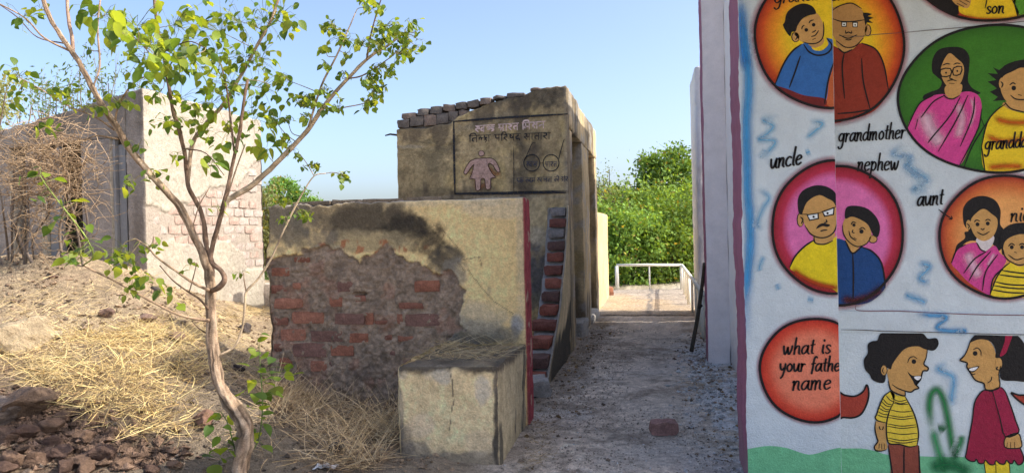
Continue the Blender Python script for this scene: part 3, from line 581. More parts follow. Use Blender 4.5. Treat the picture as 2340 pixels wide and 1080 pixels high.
# ---------------------------------------------------------------- painting on the wall: flat paint in thin coats
VA, VBm, VC, VD = (1580, 0, 2.571), (1580, 340, 2.571), (1580, 660, 2.571), (1900, 820, 4.1545)
INK = (.012, .011, .012); SKIN = (.55, .31, .10)
class Paint:
    """strokes and fills on one wall plane; one coat = .35 mm"""
    def __init__(s, view, right, coat0=1): s.v, s.right, s.coat = view, right, coat0; s.y = YW if right else YP
    def w(s, pts, coat):
        y = s.y-.0012-.00035*coat-(.0075 if s.right else 0)*0; out = []
        for p in pts:
            q = ony(s.v[0]+p[0]/s.v[2], s.v[1]+p[1]/s.v[2], y)
            q[0] = max(q[0], PX1+.002) if s.right else min(max(q[0], .4605), PX1-.004); out.append(q)
        return np.array(out)
    def fill(s, mb, pts, col, coat, n=5, smooth=True, alpha=1):
        p2 = cr(pts, n, True) if smooth else np.array(pts, float); V = s.w(p2, coat)
        T = geometry.tessellate_polygon([[Vector((a[0], a[1], 0)) for a in p2]]); mb.add(V, None, np.array(T), tuple(col)+(alpha,))
    def line(s, mb, pts, wd, col, coat, n=5, closed=False, alpha=1, callig=0):
        p = cr(pts, n, closed) if len(pts) > 2 else np.array(pts, float)
        if closed: p = np.vstack([p, p[:1]])
        t = np.gradient(p, axis=0); t /= np.linalg.norm(t, axis=1, keepdims=True)+1e-9; nn = np.stack([-t[:, 1], t[:, 0]], -1)
        w_ = np.full(len(p), wd/2.)
        if callig: w_ = wd/2*(1-callig+callig*np.abs(t[:, 1]))
        else:
            tt = np.linspace(0, 1, len(p)); 
            if not closed: w_ = w_*np.clip(.55+2.2*np.minimum(tt, 1-tt), .55, 1)
        p = np.vstack([p[:1]-t[:1]*w_[0]*.6, p, p[-1:]+t[-1:]*w_[-1]*.6]) if not closed else p
        if not closed: nn = np.vstack([nn[:1], nn, nn[-1:]]); w_ = np.concatenate([[w_[0]*.5], w_, [w_[-1]*.5]])
        V = np.vstack([s.w(p+nn*w_[:, None], coat), s.w(p-nn*w_[:, None], coat)]); k = len(p); i = np.arange(k-1)
        mb.add(V, np.stack([i, i+1, i+1+k, i+k], -1), None, tuple(col)+(alpha,))
    def soft(s, mb, pts, wd, col, coat, alpha=.9, n=6, closed=False):
        """airbrushed stroke fading at its sides"""
        p = cr(pts, n, closed)
        if closed: p = np.vstack([p, p[:1]])
        t = np.gradient(p, axis=0); t /= np.linalg.norm(t, axis=1, keepdims=True)+1e-9; nn = np.stack([-t[:, 1], t[:, 0]], -1)
        tt = np.linspace(0, 1, len(p)); en = np.ones(len(p)) if closed else np.clip(6*np.minimum(tt, 1-tt), 0, 1)
        VV, CC = [], []
        for o, a in ((-1, 0), (-.65, .16), (-.32, .6), (0, .95), (.32, .6), (.65, .16), (1, 0)):
            VV.append(s.w(p+nn*(o*wd/2), coat)); CC.append(np.hstack([np.tile(col, (len(p), 1)), (a*alpha*en)[:, None]]))
        k = len(p); i = np.arange(k-1); Q = np.concatenate([np.stack([i+j*k, i+1+j*k, i+1+(j+1)*k, i+(j+1)*k], -1) for j in range(6)])
        mb.add(np.vstack(VV), Q, None, np.vstack(CC))
    def stroke(s, *a, **k): mb_ = MB(); s.soft(mb_, *a, **k); return build(mb_, 'painted_sky_stroke')
    def disc(s, mb, c, rx, ry, stops, coat, na=72, halo=None):
        ang = np.arange(na)/na*2*math.pi; VV, CC = [], []; rs = [r for r, _ in stops]
        wob = 1+.008*np.sin(ang*3+c[0])+.005*np.sin(ang*7+c[1])
        for r, col in stops:
            VV.append(s.w(np.stack([c[0]+rx*r*wob*np.cos(ang), c[1]+ry*r*wob*np.sin(ang)], -1), coat)); CC.append(np.tile(tuple(col)+((1,) if len(col) == 3 else ()), (na, 1)))
        I = np.arange(na); J = (I+1) % na
        Q = np.concatenate([np.stack([I+j*na, J+j*na, J+(j+1)*na, I+(j+1)*na], -1) for j in range(len(stops)-1)])
        mb.add(np.vstack(VV), Q, None, np.vstack(CC))
    def dot(s, mb, c, r, col, coat, ry=None): s.fill(mb, [(c[0]+r*math.cos(a), c[1]+(ry or r)*math.sin(a)) for a in np.arange(10)*math.pi/5], col, coat, 1, False)

GL = {  # simple brush alphabet: (advance, strokes), x-height 1
 'a': (.95, [[(.72, .85), (.45, 1), (.15, .75), (.05, .35), (.22, .03), (.5, .2), (.72, .7)], [(.74, 1), (.72, .25), (.9, 0)]]),
 'c': (.8, [[(.68, .85), (.42, 1), (.12, .72), (.08, .3), (.35, 0), (.68, .15)]]),
 'd': (.95, [[(.7, .8), (.42, 1), (.12, .7), (.08, .3), (.3, .02), (.6, .25), (.72, .6)], [(.76, 1.95), (.72, .9), (.74, .2), (.88, .02)]]),
 'e': (.85, [[(.1, .5), (.45, .58), (.68, .75), (.5, 1), (.2, .85), (.08, .4), (.3, 0), (.72, .2)]]),
 'f': (.6, [[(.7, 1.7), (.5, 1.9), (.32, 1.5), (.26, .6), (.18, -.3)], [(.02, .95), (.58, 1.02)]]),
 'g': (.95, [[(.7, .8), (.42, 1), (.12, .72), (.1, .35), (.35, .1), (.62, .35), (.72, .8)], [(.76, 1), (.72, .1), (.6, -.6), (.3, -.8), (.08, -.55)]]),
 'h': (.9, [[(.18, 1.95), (.14, .9), (.12, 0)], [(.14, .55), (.38, .95), (.6, .9), (.64, .4), (.66, .1), (.8, 0)]]),
 'i': (.42, [[(.2, 1), (.16, .3), (.28, 0)], [(.22, 1.45), (.25, 1.6)]]),
 'l': (.42, [[(.25, 1.95), (.16, .9), (.16, .2), (.3, 0)]]),
 'm': (1.35, [[(.08, 1), (.14, .6), (.1, 0)], [(.13, .55), (.34, .97), (.52, .85), (.52, 0)], [(.53, .55), (.76, .97), (.96, .85), (.98, .15), (1.14, 0)]]),
 'n': (.92, [[(.02, .85), (.14, 1), (.16, .6), (.12, 0)], [(.15, .5), (.4, .97), (.62, .88), (.62, .2), (.8, 0)]]),
 'o': (.85, [[(.4, 1), (.12, .72), (.1, .28), (.36, 0), (.66, .28), (.66, .72), (.4, 1)]]),
 'p': (.92, [[(.06, .9), (.18, 1), (.16, .3), (.1, -.85)], [(.16, .6), (.42, 1), (.7, .72), (.66, .25), (.4, 0), (.18, .2)]]),
 'r': (.68, [[(.04, .9), (.16, 1), (.16, .5), (.12, 0)], [(.16, .55), (.36, .95), (.6, .88)]]),
 's': (.72, [[(.6, .85), (.36, 1), (.14, .8), (.34, .52), (.58, .25), (.34, 0), (.08, .12)]]),
 't': (.6, [[(.3, 1.6), (.25, .8), (.28, .12), (.5, .03)], [(.02, 1.02), (.55, 1.08)]]),
 'u': (.95, [[(.06, 1), (.12, .4), (.3, .02), (.56, .3), (.68, .8)], [(.72, 1), (.7, .2), (.88, 0)]]),
 'w': (1.2, [[(.05, 1), (.16, .3), (.28, .02), (.46, .4), (.54, .85)], [(.54, .85), (.62, .2), (.76, .02), (.96, .5), (1.02, 1)]]),
 'y': (.92, [[(.06, 1), (.12, .5), (.34, .2), (.62, .5)], [(.72, 1), (.66, .2), (.5, -.55), (.25, -.85)]])}
def letters(pt, mb, txt, x0, x1, yb0, yb1, xh, wd, coat, col=INK, slant=.12):
    adv = sum(GL[c][0] if c != ' ' else .7 for c in txt); sx = (x1-x0)/adv; x = 0; wd = wd*1.25
    for c in txt:
        if c == ' ': x += .7; continue
        a, st = GL[c]
        for q in st: pt.line(mb, [(x0+(x+px)*sx+py*xh*slant, lerp(yb0, yb1, (x+px)/adv)-py*xh) for px, py in q], wd, col, coat, 5, callig=.5)
        x += a
def build(mb, name, parent=sb, mat=M_MURAL):
    return mb.build(name, mat, parent, False)
def part(name, parent, fn):
    mb_ = MB(); fn(mb_); return build(mb_, name, parent)

FIRE = [(0, (.80, .58, .02)), (.55, (.80, .55, .02)), (.74, (.78, .30, .02)), (.9, (.55, .08, .015)), (1, (.30, .02, .012))]
PINKD = [(0, (.70, .17, .42)), (.74, (.68, .16, .40)), (.86, (.45, .03, .07)), (1, (.28, .015, .02))]
ORNG = [(0, (.78, .40, .14)), (.6, (.78, .36, .11)), (.84, (.60, .15, .04)), (1, (.32, .02, .015))]
CORL = [(0, (.78, .24, .14)), (.66, (.76, .21, .12)), (.86, (.62, .07, .035)), (1, (.45, .02, .012))]
GREN = [(0, (.05, .20, .02)), (.8, (.045, .19, .018)), (1, (.03, .13, .015))]
def medal(name, pt, c, rx, ry, stops, halo=(.35, .02, .05)):
    """round painted portrait ground with its ink outline"""
    def f(mb):
        if halo: pt.disc(mb, c, rx, ry, [(.97, halo+(.75,)), (1.02, halo+(.5,)), (1.09, halo+(0,))], 1)
        pt.disc(mb, c, rx, ry, stops, 2)
        an = np.arange(40)/40*2*math.pi; pt.line(mb, [(c[0]+rx*(1+.008*math.sin(a*3+c[0])+.005*math.sin(a*7+c[1]))*math.cos(a), c[1]+ry*(1+.008*math.sin(a*3+c[0])+.005*math.sin(a*7+c[1]))*math.sin(a)) for a in an], 15, INK, 9, 2, closed=True)
    return part(name, sb, f)
def eyes(pt, mb, L, coat=8):
    for x, y, r in L: pt.dot(mb, (x, y), r, INK, coat)
def lines(pt, mb, LL, wd, coat=8, col=INK):
    for l in LL: pt.line(mb, l, wd, col, coat)

# -- grassy hills and sky-blue edging at the foot of the wall
def hills(pt, pts, ext): return part('painted_hills', sb, lambda mb: pt.fill(mb, pts+ext, (.17, .50, .26), 1, 4, False))
pl, pr = Paint(VC, False), Paint(VC, True)
hills(pl, [tuple(p) for p in cr([(300, 940), (345, 935), (450, 920), (560, 932), (690, 970), (800, 945), (880, 930), (960, 935)], 5)], [(960, 1300), (300, 1300)])
hills(pr, [tuple(p) for p in cr([(880, 935), (1000, 935), (1080, 950), (1160, 972), (1340, 980), (1600, 985), (2200, 975), (3000, 990), (4400, 985)], 5)], [(4400, 1300), (880, 1300)])
BL = (.05, .30, .62)
def blue_left(mb):
    a = Paint(VA, False); a.stroke([(285, -80), (300, 60), (305, 160), (320, 300), (335, 430), (335, 560), (325, 700), (325, 860), (330, 1000), (330, 1120), (345, 1300), (345, 1450), (330, 1600), (322, 1700), (318, 1800), (330, 2050)], 117, BL, 1, .95)
    a.stroke([(280, 0), (290, 240), (320, 420)], 135, (.03, .22, .60), 2, .6)
    for q in ([(520, 680), (420, 705), (480, 740), (440, 790), (395, 820), (490, 830), (455, 890), (420, 940)], [(690, 715), (770, 725), (720, 775), (665, 820)], [(700, 890), (670, 900)]): a.stroke(q, 69, (.10, .42, .68), 1, .55)
    b = Paint(VBm, False)
    for q in ([(440, 0), (400, 60)], [(380, 230), (455, 285), (420, 350), (390, 440), (420, 480)], [(430, 620), (400, 690), (405, 720)], [(500, 790), (515, 830)], [(680, 880), (720, 890)]): b.stroke(q, 66, (.10, .42, .68), 1, .5)
blue_left(None)
def blue_right(mb):
    a, b, c = Paint(VA, True), Paint(VBm, True), Paint(VC, True)
    a.stroke([(1250, 840), (1185, 905), (1290, 925), (1260, 985), (1340, 1050), (1380, 1100)], 84, (.10, .38, .66), 1, .5)
    b.stroke([(1220, 10), (1290, 110), (1390, 190), (1300, 240), (1400, 245)], 90, (.12, .42, .68), 1, .5)
    for q in ([(1320, 670), (1400, 690), (1340, 760), (1410, 790)], [(1245, 850), (1290, 870), (1350, 890), (1385, 910)]): b.stroke(q, 81, (.08, .36, .64), 1, .6)
    c.stroke([(1310, 145), (1400, 155), (1500, 165), (1440, 225), (1520, 245), (1610, 245), (1570, 275)], 60, (.05, .30, .60), 24, .8)
    c.stroke([(1510, 430), (1450, 470), (1530, 510), (1540, 560), (1530, 640), (1545, 690)], 84, (.10, .40, .68), 1, .6)
blue_right(None)
def green_spray(mb):
    d = Paint(VD, True); g = (.015, .19, .05)
    d.soft(mb, [(960, 700), (940, 560), (930, 430), (950, 330), (1000, 290), (1050, 350), (1085, 470), (1115, 620), (1140, 780), (1160, 920), (1170, 1060)], 142, g, 3, .95)
    d.soft(mb, [(960, 640), (985, 760), (1020, 880), (1060, 990), (1080, 1100)], 165, (.03, .28, .09), 3, .85)
    d.soft(mb, [(1010, 660), (1045, 655), (1080, 680)], 135, (.01, .13, .04), 4, .9); d.soft(mb, [(1240, 710), (1230, 780), (1195, 870), (1165, 960)], 135, (.02, .2, .06), 3, .9)
    d.soft(mb, [(920, 1050), (1020, 1010), (1120, 1000), (1230, 1040), (1330, 1110)], 225, (.012, .15, .05), 4, .9)
part('painted_cactus', sb, green_spray)

# -- medallion 1: grandson and grandfather
p1, q1 = Paint(VA, False), Paint(VA, True)
m1 = medal('portrait_medallion', p1, (825, 217), 455, 415, FIRE); m2 = medal('portrait_medallion', q1, (815, 265), 437, 447, FIRE)
def boy1(mb):
    p = p1
    p.fill(mb, [(792, 605), (803, 470), (825, 390), (850, 360), (850, 612)], (.50, .12, .04), 3)
    p.fill(mb, [(490, 500), (540, 380), (590, 305), (645, 262), (690, 250), (715, 292), (765, 298), (805, 262), (795, 225), (850, 250), (850, 340), (810, 470), (785, 600), (690, 592), (590, 552), (525, 520)], (.035, .14, .40), 4)
    p.fill(mb, [(488, 505), (560, 522), (660, 560), (783, 580), (783, 622), (690, 612), (580, 570), (520, 540)], (.16, .02, .02), 5)
    p.fill(mb, [(690, 240), (688, 262), (725, 282), (770, 262), (775, 225)], SKIN, 5)
    p.fill(mb, [(605, 180), (645, 118), (700, 90), (735, 78), (765, 120), (778, 170), (772, 222), (742, 250), (700, 256), (650, 246), (622, 225)], SKIN, 6); p.dot(mb, (612, 218), 26, INK, 5, 32); p.dot(mb, (613, 218), 21, SKIN, 6, 27)
    p.fill(mb, [(548, 130), (562, 75), (610, 36), (662, 22), (712, 40), (732, 80), (690, 92), (652, 112), (625, 150), (612, 185), (590, 190), (580, 214), (558, 190), (538, 150)], INK, 7)
    eyes(p, mb, [(675, 177, 11), (718, 147, 11)])
    lines(p, mb, [[(648, 172), (652, 158), (664, 150)], [(690, 138), (700, 124), (718, 118)], [(708, 192), (722, 186), (732, 178)], [(703, 216), (728, 208), (748, 180)], [(712, 234), (730, 226)], [(606, 205), (622, 215), (612, 236)], [(775, 130), (778, 180), (770, 225), (742, 252), (700, 258), (655, 248)]], 7)
    lines(p, mb, [[(660, 262), (692, 306), (745, 326), (800, 312), (826, 270), (795, 225)], [(640, 330), (610, 420), (575, 515)], [(490, 500), (540, 380), (590, 305), (645, 262)], [(835, 370), (805, 470), (782, 610)]], 10)
part('painted_boy', m1, boy1)
def gfather(mb):
    p = q1
    p.fill(mb, [(800, 300), (860, 282), (900, 302), (945, 292), (1000, 254), (1082, 288), (1125, 370), (1158, 530), (1130, 590), (1060, 660), (930, 702), (800, 690)], (.26, .035, .018), 4)
    p.fill(mb, [(855, 235), (862, 285), (898, 308), (945, 290), (985, 240)], SKIN, 5)
    p.fill(mb, [(800, 70), (850, 40), (925, 20), (992, 50), (1022, 100), (1032, 170), (1008, 225), (962, 270), (905, 276), (855, 245), (825, 200), (800, 180)], (.47, .26, .09), 6); p.dot(mb, (1036, 180), 22, INK, 5, 36); p.dot(mb, (1035, 180), 17, (.47, .26, .09), 6, 31)
    p.fill(mb, [(1008, 75), (1062, 84), (1036, 96), (1070, 106), (1042, 118), (1068, 136), (1032, 134), (1022, 152), (1015, 110)], INK, 7, 2)
    for a in ((880, 128), (945, 130)): p.fill(mb, [(a[0], a[1]), (a[0]+34, a[1]), (a[0]+31, a[1]+32), (a[0]+2, a[1]+32)], INK, 7, 2, False); p.fill(mb, [(a[0]+6, a[1]+6), (a[0]+29, a[1]+6), (a[0]+27, a[1]+27), (a[0]+6, a[1]+27)], (.7, .75, .75), 8, 2, False); p.dot(mb, (a[0]+17, a[1]+18), 5, INK, 9)
    lines(p, mb, [[(830, 62), (870, 36), (940, 20), (1000, 52)], [(832, 112), (880, 127), (945, 128), (1015, 118)], [(905, 180), (908, 196), (922, 190), (940, 196), (942, 182)], [(868, 206), (920, 226), (972, 206)], [(905, 232), (925, 236), (942, 230)], [(850, 240), (905, 278), (962, 272), (1010, 225)]], 7)
    lines(p, mb, [[(862, 284), (898, 310), (945, 292)], [(898, 312), (886, 400), (900, 580)], [(1000, 345), (1010, 480), (1050, 642)], [(1000, 254), (1082, 290), (1130, 380), (1158, 530)], [(860, 668), (960, 660), (1060, 642)]], 9)
part('painted_man', m2, gfather)
part('lettering', sb, lambda mb: letters(p1, mb, 'grandso', 485, 800, 24, -6, 42, 8, 10)); part('lettering', sb, lambda mb: letters(q1, mb, 'on', 820, 900, 8, 0, 30, 7, 10))

# -- top right medallion, cut by the frame
m3 = medal('portrait_medallion', q1, (1760, -232), 485, 357, FIRE)
def topr(mb):
    q1.fill(mb, [(1330, -60), (1500, -60), (1560, 0), (1570, 60), (1560, 88), (1470, 50), (1390, 0)], INK, 3); q1.fill(mb, [(1570, 60), (1630, -40), (1880, -40), (1905, 30), (1915, 95), (1750, 118), (1640, 100)], (.78, .55, .02), 3)
    q1.fill(mb, [(1905, -60), (2100, -60), (2080, 20), (2000, 80), (1918, 98)], (.09, .30, .03), 3); q1.fill(mb, [(1530, -20), (1630, -20), (1640, 20), (1620, 50), (1580, 40), (1545, 20)], SKIN, 4)
    lines(q1, mb, [[(1560, 20), (1600, 40)], [(1575, 5), (1618, 30)], [(1590, -10), (1635, 15)], [(1715, -10), (1735, 0), (1725, 50)], [(1880, -10), (1905, 40), (1915, 95)]], 7)
    q1.soft(mb, [(1580, 90), (1700, 112), (1850, 112), (1960, 90)], 40, (.6, .12, .02), 5, .8)
part('painted_figures', m3, topr); part('lettering', sb, lambda mb: letters(q1, mb, 'son', 1730, 1840, 82, 78, 42, 9, 10))

# -- green medallion: grandmother and granddaughter
m4 = medal('portrait_medallion', q1, (1790, 582), 572, 433, GREN, None)
def gmother(mb):
    p = q1
    p.fill(mb, [(1470, 480), (1455, 520), (1405, 540), (1365, 560), (1362, 582), (1400, 578), (1450, 570), (1520, 560), (1600, 540), (1660, 556), (1700, 548), (1660, 525), (1640, 505), (1625, 470), (1632, 400), (1632, 330), (1595, 285), (1525, 276), (1455, 292), (1418, 345), (1414, 420), (1440, 450)], INK, 3)
    p.fill(mb, [(1272, 745), (1310, 660), (1350, 600), (1420, 562), (1490, 555), (1535, 580), (1582, 545), (1642, 540), (1692, 570), (1706, 640), (1692, 740), (1642, 850), (1575, 972), (1490, 945), (1390, 890), (1310, 815)], (.62, .06, .27), 4)
    p.soft(mb, [(1370, 650), (1390, 730), (1430, 800), (1480, 850)], 150, (.80, .55, .66), 5, .85); p.soft(mb, [(1560, 600), (1590, 700), (1560, 820)], 90, (.80, .50, .62), 5, .75); p.soft(mb, [(1640, 570), (1660, 650), (1630, 760)], 40, (.8, .5, .62), 5, .6)
    p.fill(mb, [(1496, 505), (1495, 560), (1538, 580), (1580, 552), (1586, 495)], SKIN, 5)
    p.fill(mb, [(1464, 410), (1490, 342), (1520, 314), (1560, 345), (1596, 380), (1600, 432), (1580, 490), (1542, 518), (1504, 508), (1474, 462)], SKIN, 6)
    for a in ([(1464, 410), (1522, 404), (1522, 444), (1472, 450)], [(1540, 400), (1588, 392), (1580, 436), (1540, 442)]): p.line(mb, a, 8, INK, 8, 2, True)
    eyes(p, mb, [(1496, 428, 6), (1562, 418, 6)])
    lines(p, mb, [[(1475, 385), (1500, 375), (1520, 378)], [(1540, 380), (1560, 372), (1580, 375)], [(1522, 415), (1540, 410)], [(1525, 440), (1518, 460), (1535, 465)], [(1502, 478), (1530, 470), (1558, 476)], [(1515, 490), (1545, 492)]], 7)
    lines(p, mb, [[(1482, 558), (1500, 575), (1535, 582), (1575, 562)], [(1580, 570), (1520, 680), (1420, 800), (1390, 840)], [(1625, 560), (1560, 700), (1450, 890)], [(1665, 570), (1650, 690), (1580, 860)], [(1490, 560), (1420, 600), (1350, 690)], [(1330, 700), (1315, 760)], [(1706, 640), (1690, 740), (1640, 850), (1575, 972)], [(1272, 745), (1310, 660), (1350, 600), (1420, 562)]], 8)
part('painted_woman', m4, gmother)
def gdaughter(mb):
    p = q1
    p.fill(mb, [(1770, 395), (1808, 412), (1840, 385), (1900, 360), (1990, 350), (2080, 385), (2120, 470), (2130, 560), (2090, 600), (1830, 590), (1770, 595), (1800, 570), (1752, 540), (1795, 520), (1740, 480), (1790, 470), (1740, 430), (1800, 435)], INK, 3, 2)
    p.fill(mb, [(1705, 860), (1738, 722), (1790, 652), (1850, 608), (1905, 655), (1990, 662), (2070, 620), (2150, 740), (2185, 880), (2100, 960), (1960, 1004), (1840, 1014), (1725, 1000)], (.78, .56, .02), 4)
    for a in ([(1770, 690), (1850, 715), (1950, 720), (2080, 700)], [(1720, 790), (1820, 830), (1950, 820), (2120, 800)], [(1730, 985), (1850, 975), (1960, 980)]): p.soft(mb, a, 70, (.55, .10, .01), 5, .85)
    p.fill(mb, [(1840, 600), (1860, 640), (1950, 660), (2030, 630), (2040, 590)], SKIN, 5)
    p.fill(mb, [(1815, 500), (1832, 450), (1888, 420), (1950, 398), (2040, 440), (2072, 540), (2030, 620), (1950, 652), (1880, 625), (1830, 565)], SKIN, 6); p.dot(mb, (1826, 492), 20, SKIN, 7, 36)
    eyes(p, mb, [(1894, 518, 14), (2000, 518, 14)]); lines(p, mb, [[(1870, 500), (1888, 488), (1905, 495)], [(1875, 560), (1905, 582), (1955, 585), (2000, 565)], [(1920, 556), (1940, 562)], [(1818, 480), (1830, 495), (1822, 515)], [(1840, 600), (1880, 640), (1960, 660)], [(1705, 860), (1738, 722), (1790, 652), (1850, 608)], [(1700, 690), (1720, 740)], [(1600, 985), (1650, 860), (1735, 720)], [(1705, 860), (1715, 940), (1725, 1000)]], 8)
part('painted_girl', m4, gdaughter); part('lettering', sb, lambda mb: letters(q1, mb, 'granddaughter', 1722, 2170, 882, 850, 48, 9, 10))
part('lettering', sb, lambda mb: letters(q1, mb, 'grandmother', 862, 1255, 836, 812, 50, 9, 10)); part('lettering', sb, lambda mb: letters(p1, mb, 'uncle', 460, 650, 992, 964, 56, 11, 10)); part('lettering', sb, lambda mb: letters(q1, mb, 'nephew', 972, 1218, 1004, 998, 52, 9, 10))

# -- medallion: uncle and nephew
p2, q2 = Paint(VBm, False), Paint(VBm, True)
m5 = medal('portrait_medallion', p2, (862, 460), 390, 390, PINKD); m6 = medal('portrait_medallion', q2, (858, 508), 386, 408, PINKD)
def uncle(mb):
    p = p2
    p.fill(mb, [(578, 695), (610, 630), (668, 570), (720, 535), (760, 560), (810, 550), (838, 522), (900, 520), (900, 830), (800, 808), (700, 778), (620, 730)], (.76, .60, .015), 4); p.soft(mb, [(585, 700), (650, 750), (760, 798), (900, 822)], 70, (.42, .05, .01), 5, .95)
    p.fill(mb, [(722, 505), (730, 552), (780, 560), (828, 540), (838, 490)], SKIN, 5)
    p.fill(mb, [(652, 385), (662, 335), (702, 292), (755, 272), (812, 288), (850, 330), (862, 360), (860, 410), (842, 478), (802, 514), (752, 520), (702, 500), (668, 452)], SKIN, 6); p.dot(mb, (640, 416), 22, INK, 5, 44); p.dot(mb, (641, 416), 17, SKIN, 6, 39)
    p.fill(mb, [(630, 372), (625, 300), (650, 250), (700, 222), (746, 214), (802, 225), (848, 262), (862, 330), (856, 348), (832, 310), (800, 292), (756, 272), (712, 287), (676, 318), (658, 360), (648, 385)], INK, 7)
    for a, b in (([(676, 385), (748, 374), (750, 412), (692, 424)], [(684, 391), (740, 382), (742, 406), (697, 415)]), ([(766, 366), (842, 340), (838, 388), (780, 400)], [(775, 372), (834, 351), (830, 382), (786, 391)])): p.fill(mb, a, INK, 7, 2, False); p.fill(mb, b, (.75, .79, .79), 8, 2, False)
    eyes(p, mb, [(718, 399, 7), (800, 378, 7)], 9); p.fill(mb, [(732, 470), (748, 446), (776, 436), (814, 446), (800, 458), (772, 454), (750, 462)], INK, 8)
    lines(p, mb, [[(648, 384), (680, 384)], [(745, 378), (770, 370)], [(838, 345), (860, 340)], [(790, 415), (796, 428), (780, 434)], [(758, 484), (775, 478), (798, 476)], [(668, 452), (702, 500), (752, 521), (802, 515), (842, 480), (860, 410)], [(720, 512), (728, 552), (780, 560), (830, 540)], [(640, 400), (655, 415), (645, 440)]], 8); lines(p, mb, [[(578, 695), (610, 630), (668, 570), (722, 535)]], 10)
part('painted_man', m5, uncle)
def nephew(mb):
    p = q2
    p.fill(mb, [(820, 560), (905, 540), (945, 612), (1000, 575), (1062, 602), (1112, 660), (1132, 740), (1138, 815), (1060, 892), (960, 914), (820, 885)], (.012, .06, .20), 4); p.soft(mb, [(870, 880), (960, 890), (1060, 860), (1135, 800)], 90, (.09, .015, .01), 5, .9)
    p.fill(mb, [(908, 530), (916, 570), (945, 612), (985, 578), (990, 550)], SKIN, 5)
    p.fill(mb, [(888, 450), (905, 408), (950, 398), (1012, 420), (1050, 470), (1056, 520), (1022, 560), (972, 572), (920, 540), (892, 495)], SKIN, 6); p.dot(mb, (1066, 530), 28, INK, 5, 25); p.dot(mb, (1066, 529), 23, SKIN, 6, 20)
    p.fill(mb, [(903, 408), (910, 346), (960, 334), (1032, 350), (1086, 400), (1108, 460), (1096, 515), (1072, 512), (1055, 480), (1032, 440), (982, 410), (940, 398)], INK, 7)
    eyes(p, mb, [(955, 447, 10), (999, 485, 13)]); lines(p, mb, [[(938, 446), (948, 430), (968, 434)], [(985, 474), (1005, 462), (1022, 474)], [(950, 474), (945, 488), (958, 494)], [(925, 480), (935, 515), (968, 540)], [(955, 522), (970, 530)], [(888, 450), (893, 495), (920, 541), (972, 573), (1022, 561), (1050, 530)]], 7)
    lines(p, mb, [[(905, 540), (945, 612), (1000, 575)], [(948, 615), (952, 740), (950, 880)], [(1000, 575), (1062, 602), (1112, 660), (1132, 740), (1138, 815)]], 10)
part('painted_boy', m6, nephew)

# -- medallion: aunt and niece
m7 = medal('portrait_medallion', q2, (1840, 518), 380, 360, ORNG)
def aunt(mb):
    p = q2
    p.fill(mb, [(1600, 440), (1597, 350), (1640, 295), (1710, 276), (1782, 300), (1816, 360), (1814, 440), (1836, 480), (1834, 560), (1800, 602), (1770, 560), (1700, 545), (1640, 540), (1590, 570), (1545, 655), (1556, 570), (1606, 525), (1604, 490), (1628, 480)], INK, 3)
    p.fill(mb, [(1528, 668), (1560, 592), (1610, 562), (1680, 552), (1720, 602), (1780, 568), (1812, 610), (1850, 650), (1822, 705), (1772, 765), (1756, 852), (1700, 832), (1620, 775), (1565, 715)], (.60, .06, .26), 4); p.soft(mb, [(1620, 600), (1650, 680), (1700, 760)], 110, (.80, .50, .62), 5, .85); p.soft(mb, [(1780, 610), (1740, 690)], 40, (.8, .5, .62), 5, .6)
    p.fill(mb, [(1676, 525), (1690, 580), (1720, 602), (1764, 570), (1774, 510)], (.66, .60, .60), 5)
    p.fill(mb, [(1640, 425), (1665, 385), (1716, 352), (1768, 385), (1796, 412), (1796, 462), (1770, 515), (1722, 541), (1680, 525), (1650, 482)], SKIN, 6); p.dot(mb, (1628, 446), 15, SKIN, 6, 30)
    eyes(p, mb, [(1681, 443, 12), (1741, 438, 12)]); lines(p, mb, [[(1660, 430), (1675, 418), (1695, 424)], [(1726, 422), (1742, 414), (1758, 422)], [(1700, 468), (1712, 474), (1722, 466)], [(1678, 488), (1715, 504), (1752, 485)], [(1618, 440), (1632, 450), (1628, 468)]], 7)
    lines(p, mb, [[(1676, 550), (1700, 590), (1730, 604)], [(1730, 604), (1660, 650), (1600, 730)], [(1760, 600), (1680, 690), (1630, 775)], [(1800, 620), (1730, 720), (1710, 830)], [(1528, 668), (1560, 592), (1610, 562)], [(1822, 705), (1772, 765), (1756, 852)]], 8)
part('painted_woman', m7, aunt)
def niece(mb):
    p = q2
    p.fill(mb, [(1822, 590), (1812, 540), (1826, 482), (1870, 446), (1932, 434), (2000, 440), (2070, 480), (2095, 560), (2060, 620), (1950, 600), (1840, 625)], INK, 6)
    p.fill(mb, [(1756, 852), (1790, 762), (1830, 702), (1870, 668), (1930, 692), (2000, 670), (2050, 740), (2075, 815), (1970, 868), (1850, 872)], (.77, .58, .03), 6)
    lines(p, mb, [[(1822, 712), (1880, 722), (1960, 730), (2040, 722)], [(1808, 738), (1880, 748), (1960, 754), (2050, 745)], [(1785, 780), (1860, 795), (1960, 800), (2060, 790)], [(1778, 802), (1860, 815), (1960, 820), (2066, 808)], [(1765, 826), (1860, 842), (1960, 846)]], 9, 7)
    p.fill(mb, [(1832, 590), (1842, 545), (1880, 516), (1940, 500), (2000, 516), (2042, 560), (2044, 610), (2000, 660), (1930, 682), (1872, 660), (1842, 630)], SKIN, 7)
    eyes(p, mb, [(1882, 577, 12), (1943, 577, 12)]); lines(p, mb, [[(1862, 572), (1880, 556), (1900, 566)], [(1925, 564), (1945, 556), (1962, 566)], [(1898, 604), (1910, 610)], [(1862, 622), (1905, 650), (1955, 640)], [(1832, 590), (1842, 630), (1872, 660), (1930, 682), (2000, 660)], [(1756, 852), (1790, 762), (1830, 702), (1870, 668)]], 8)
part('painted_girl', m7, niece)
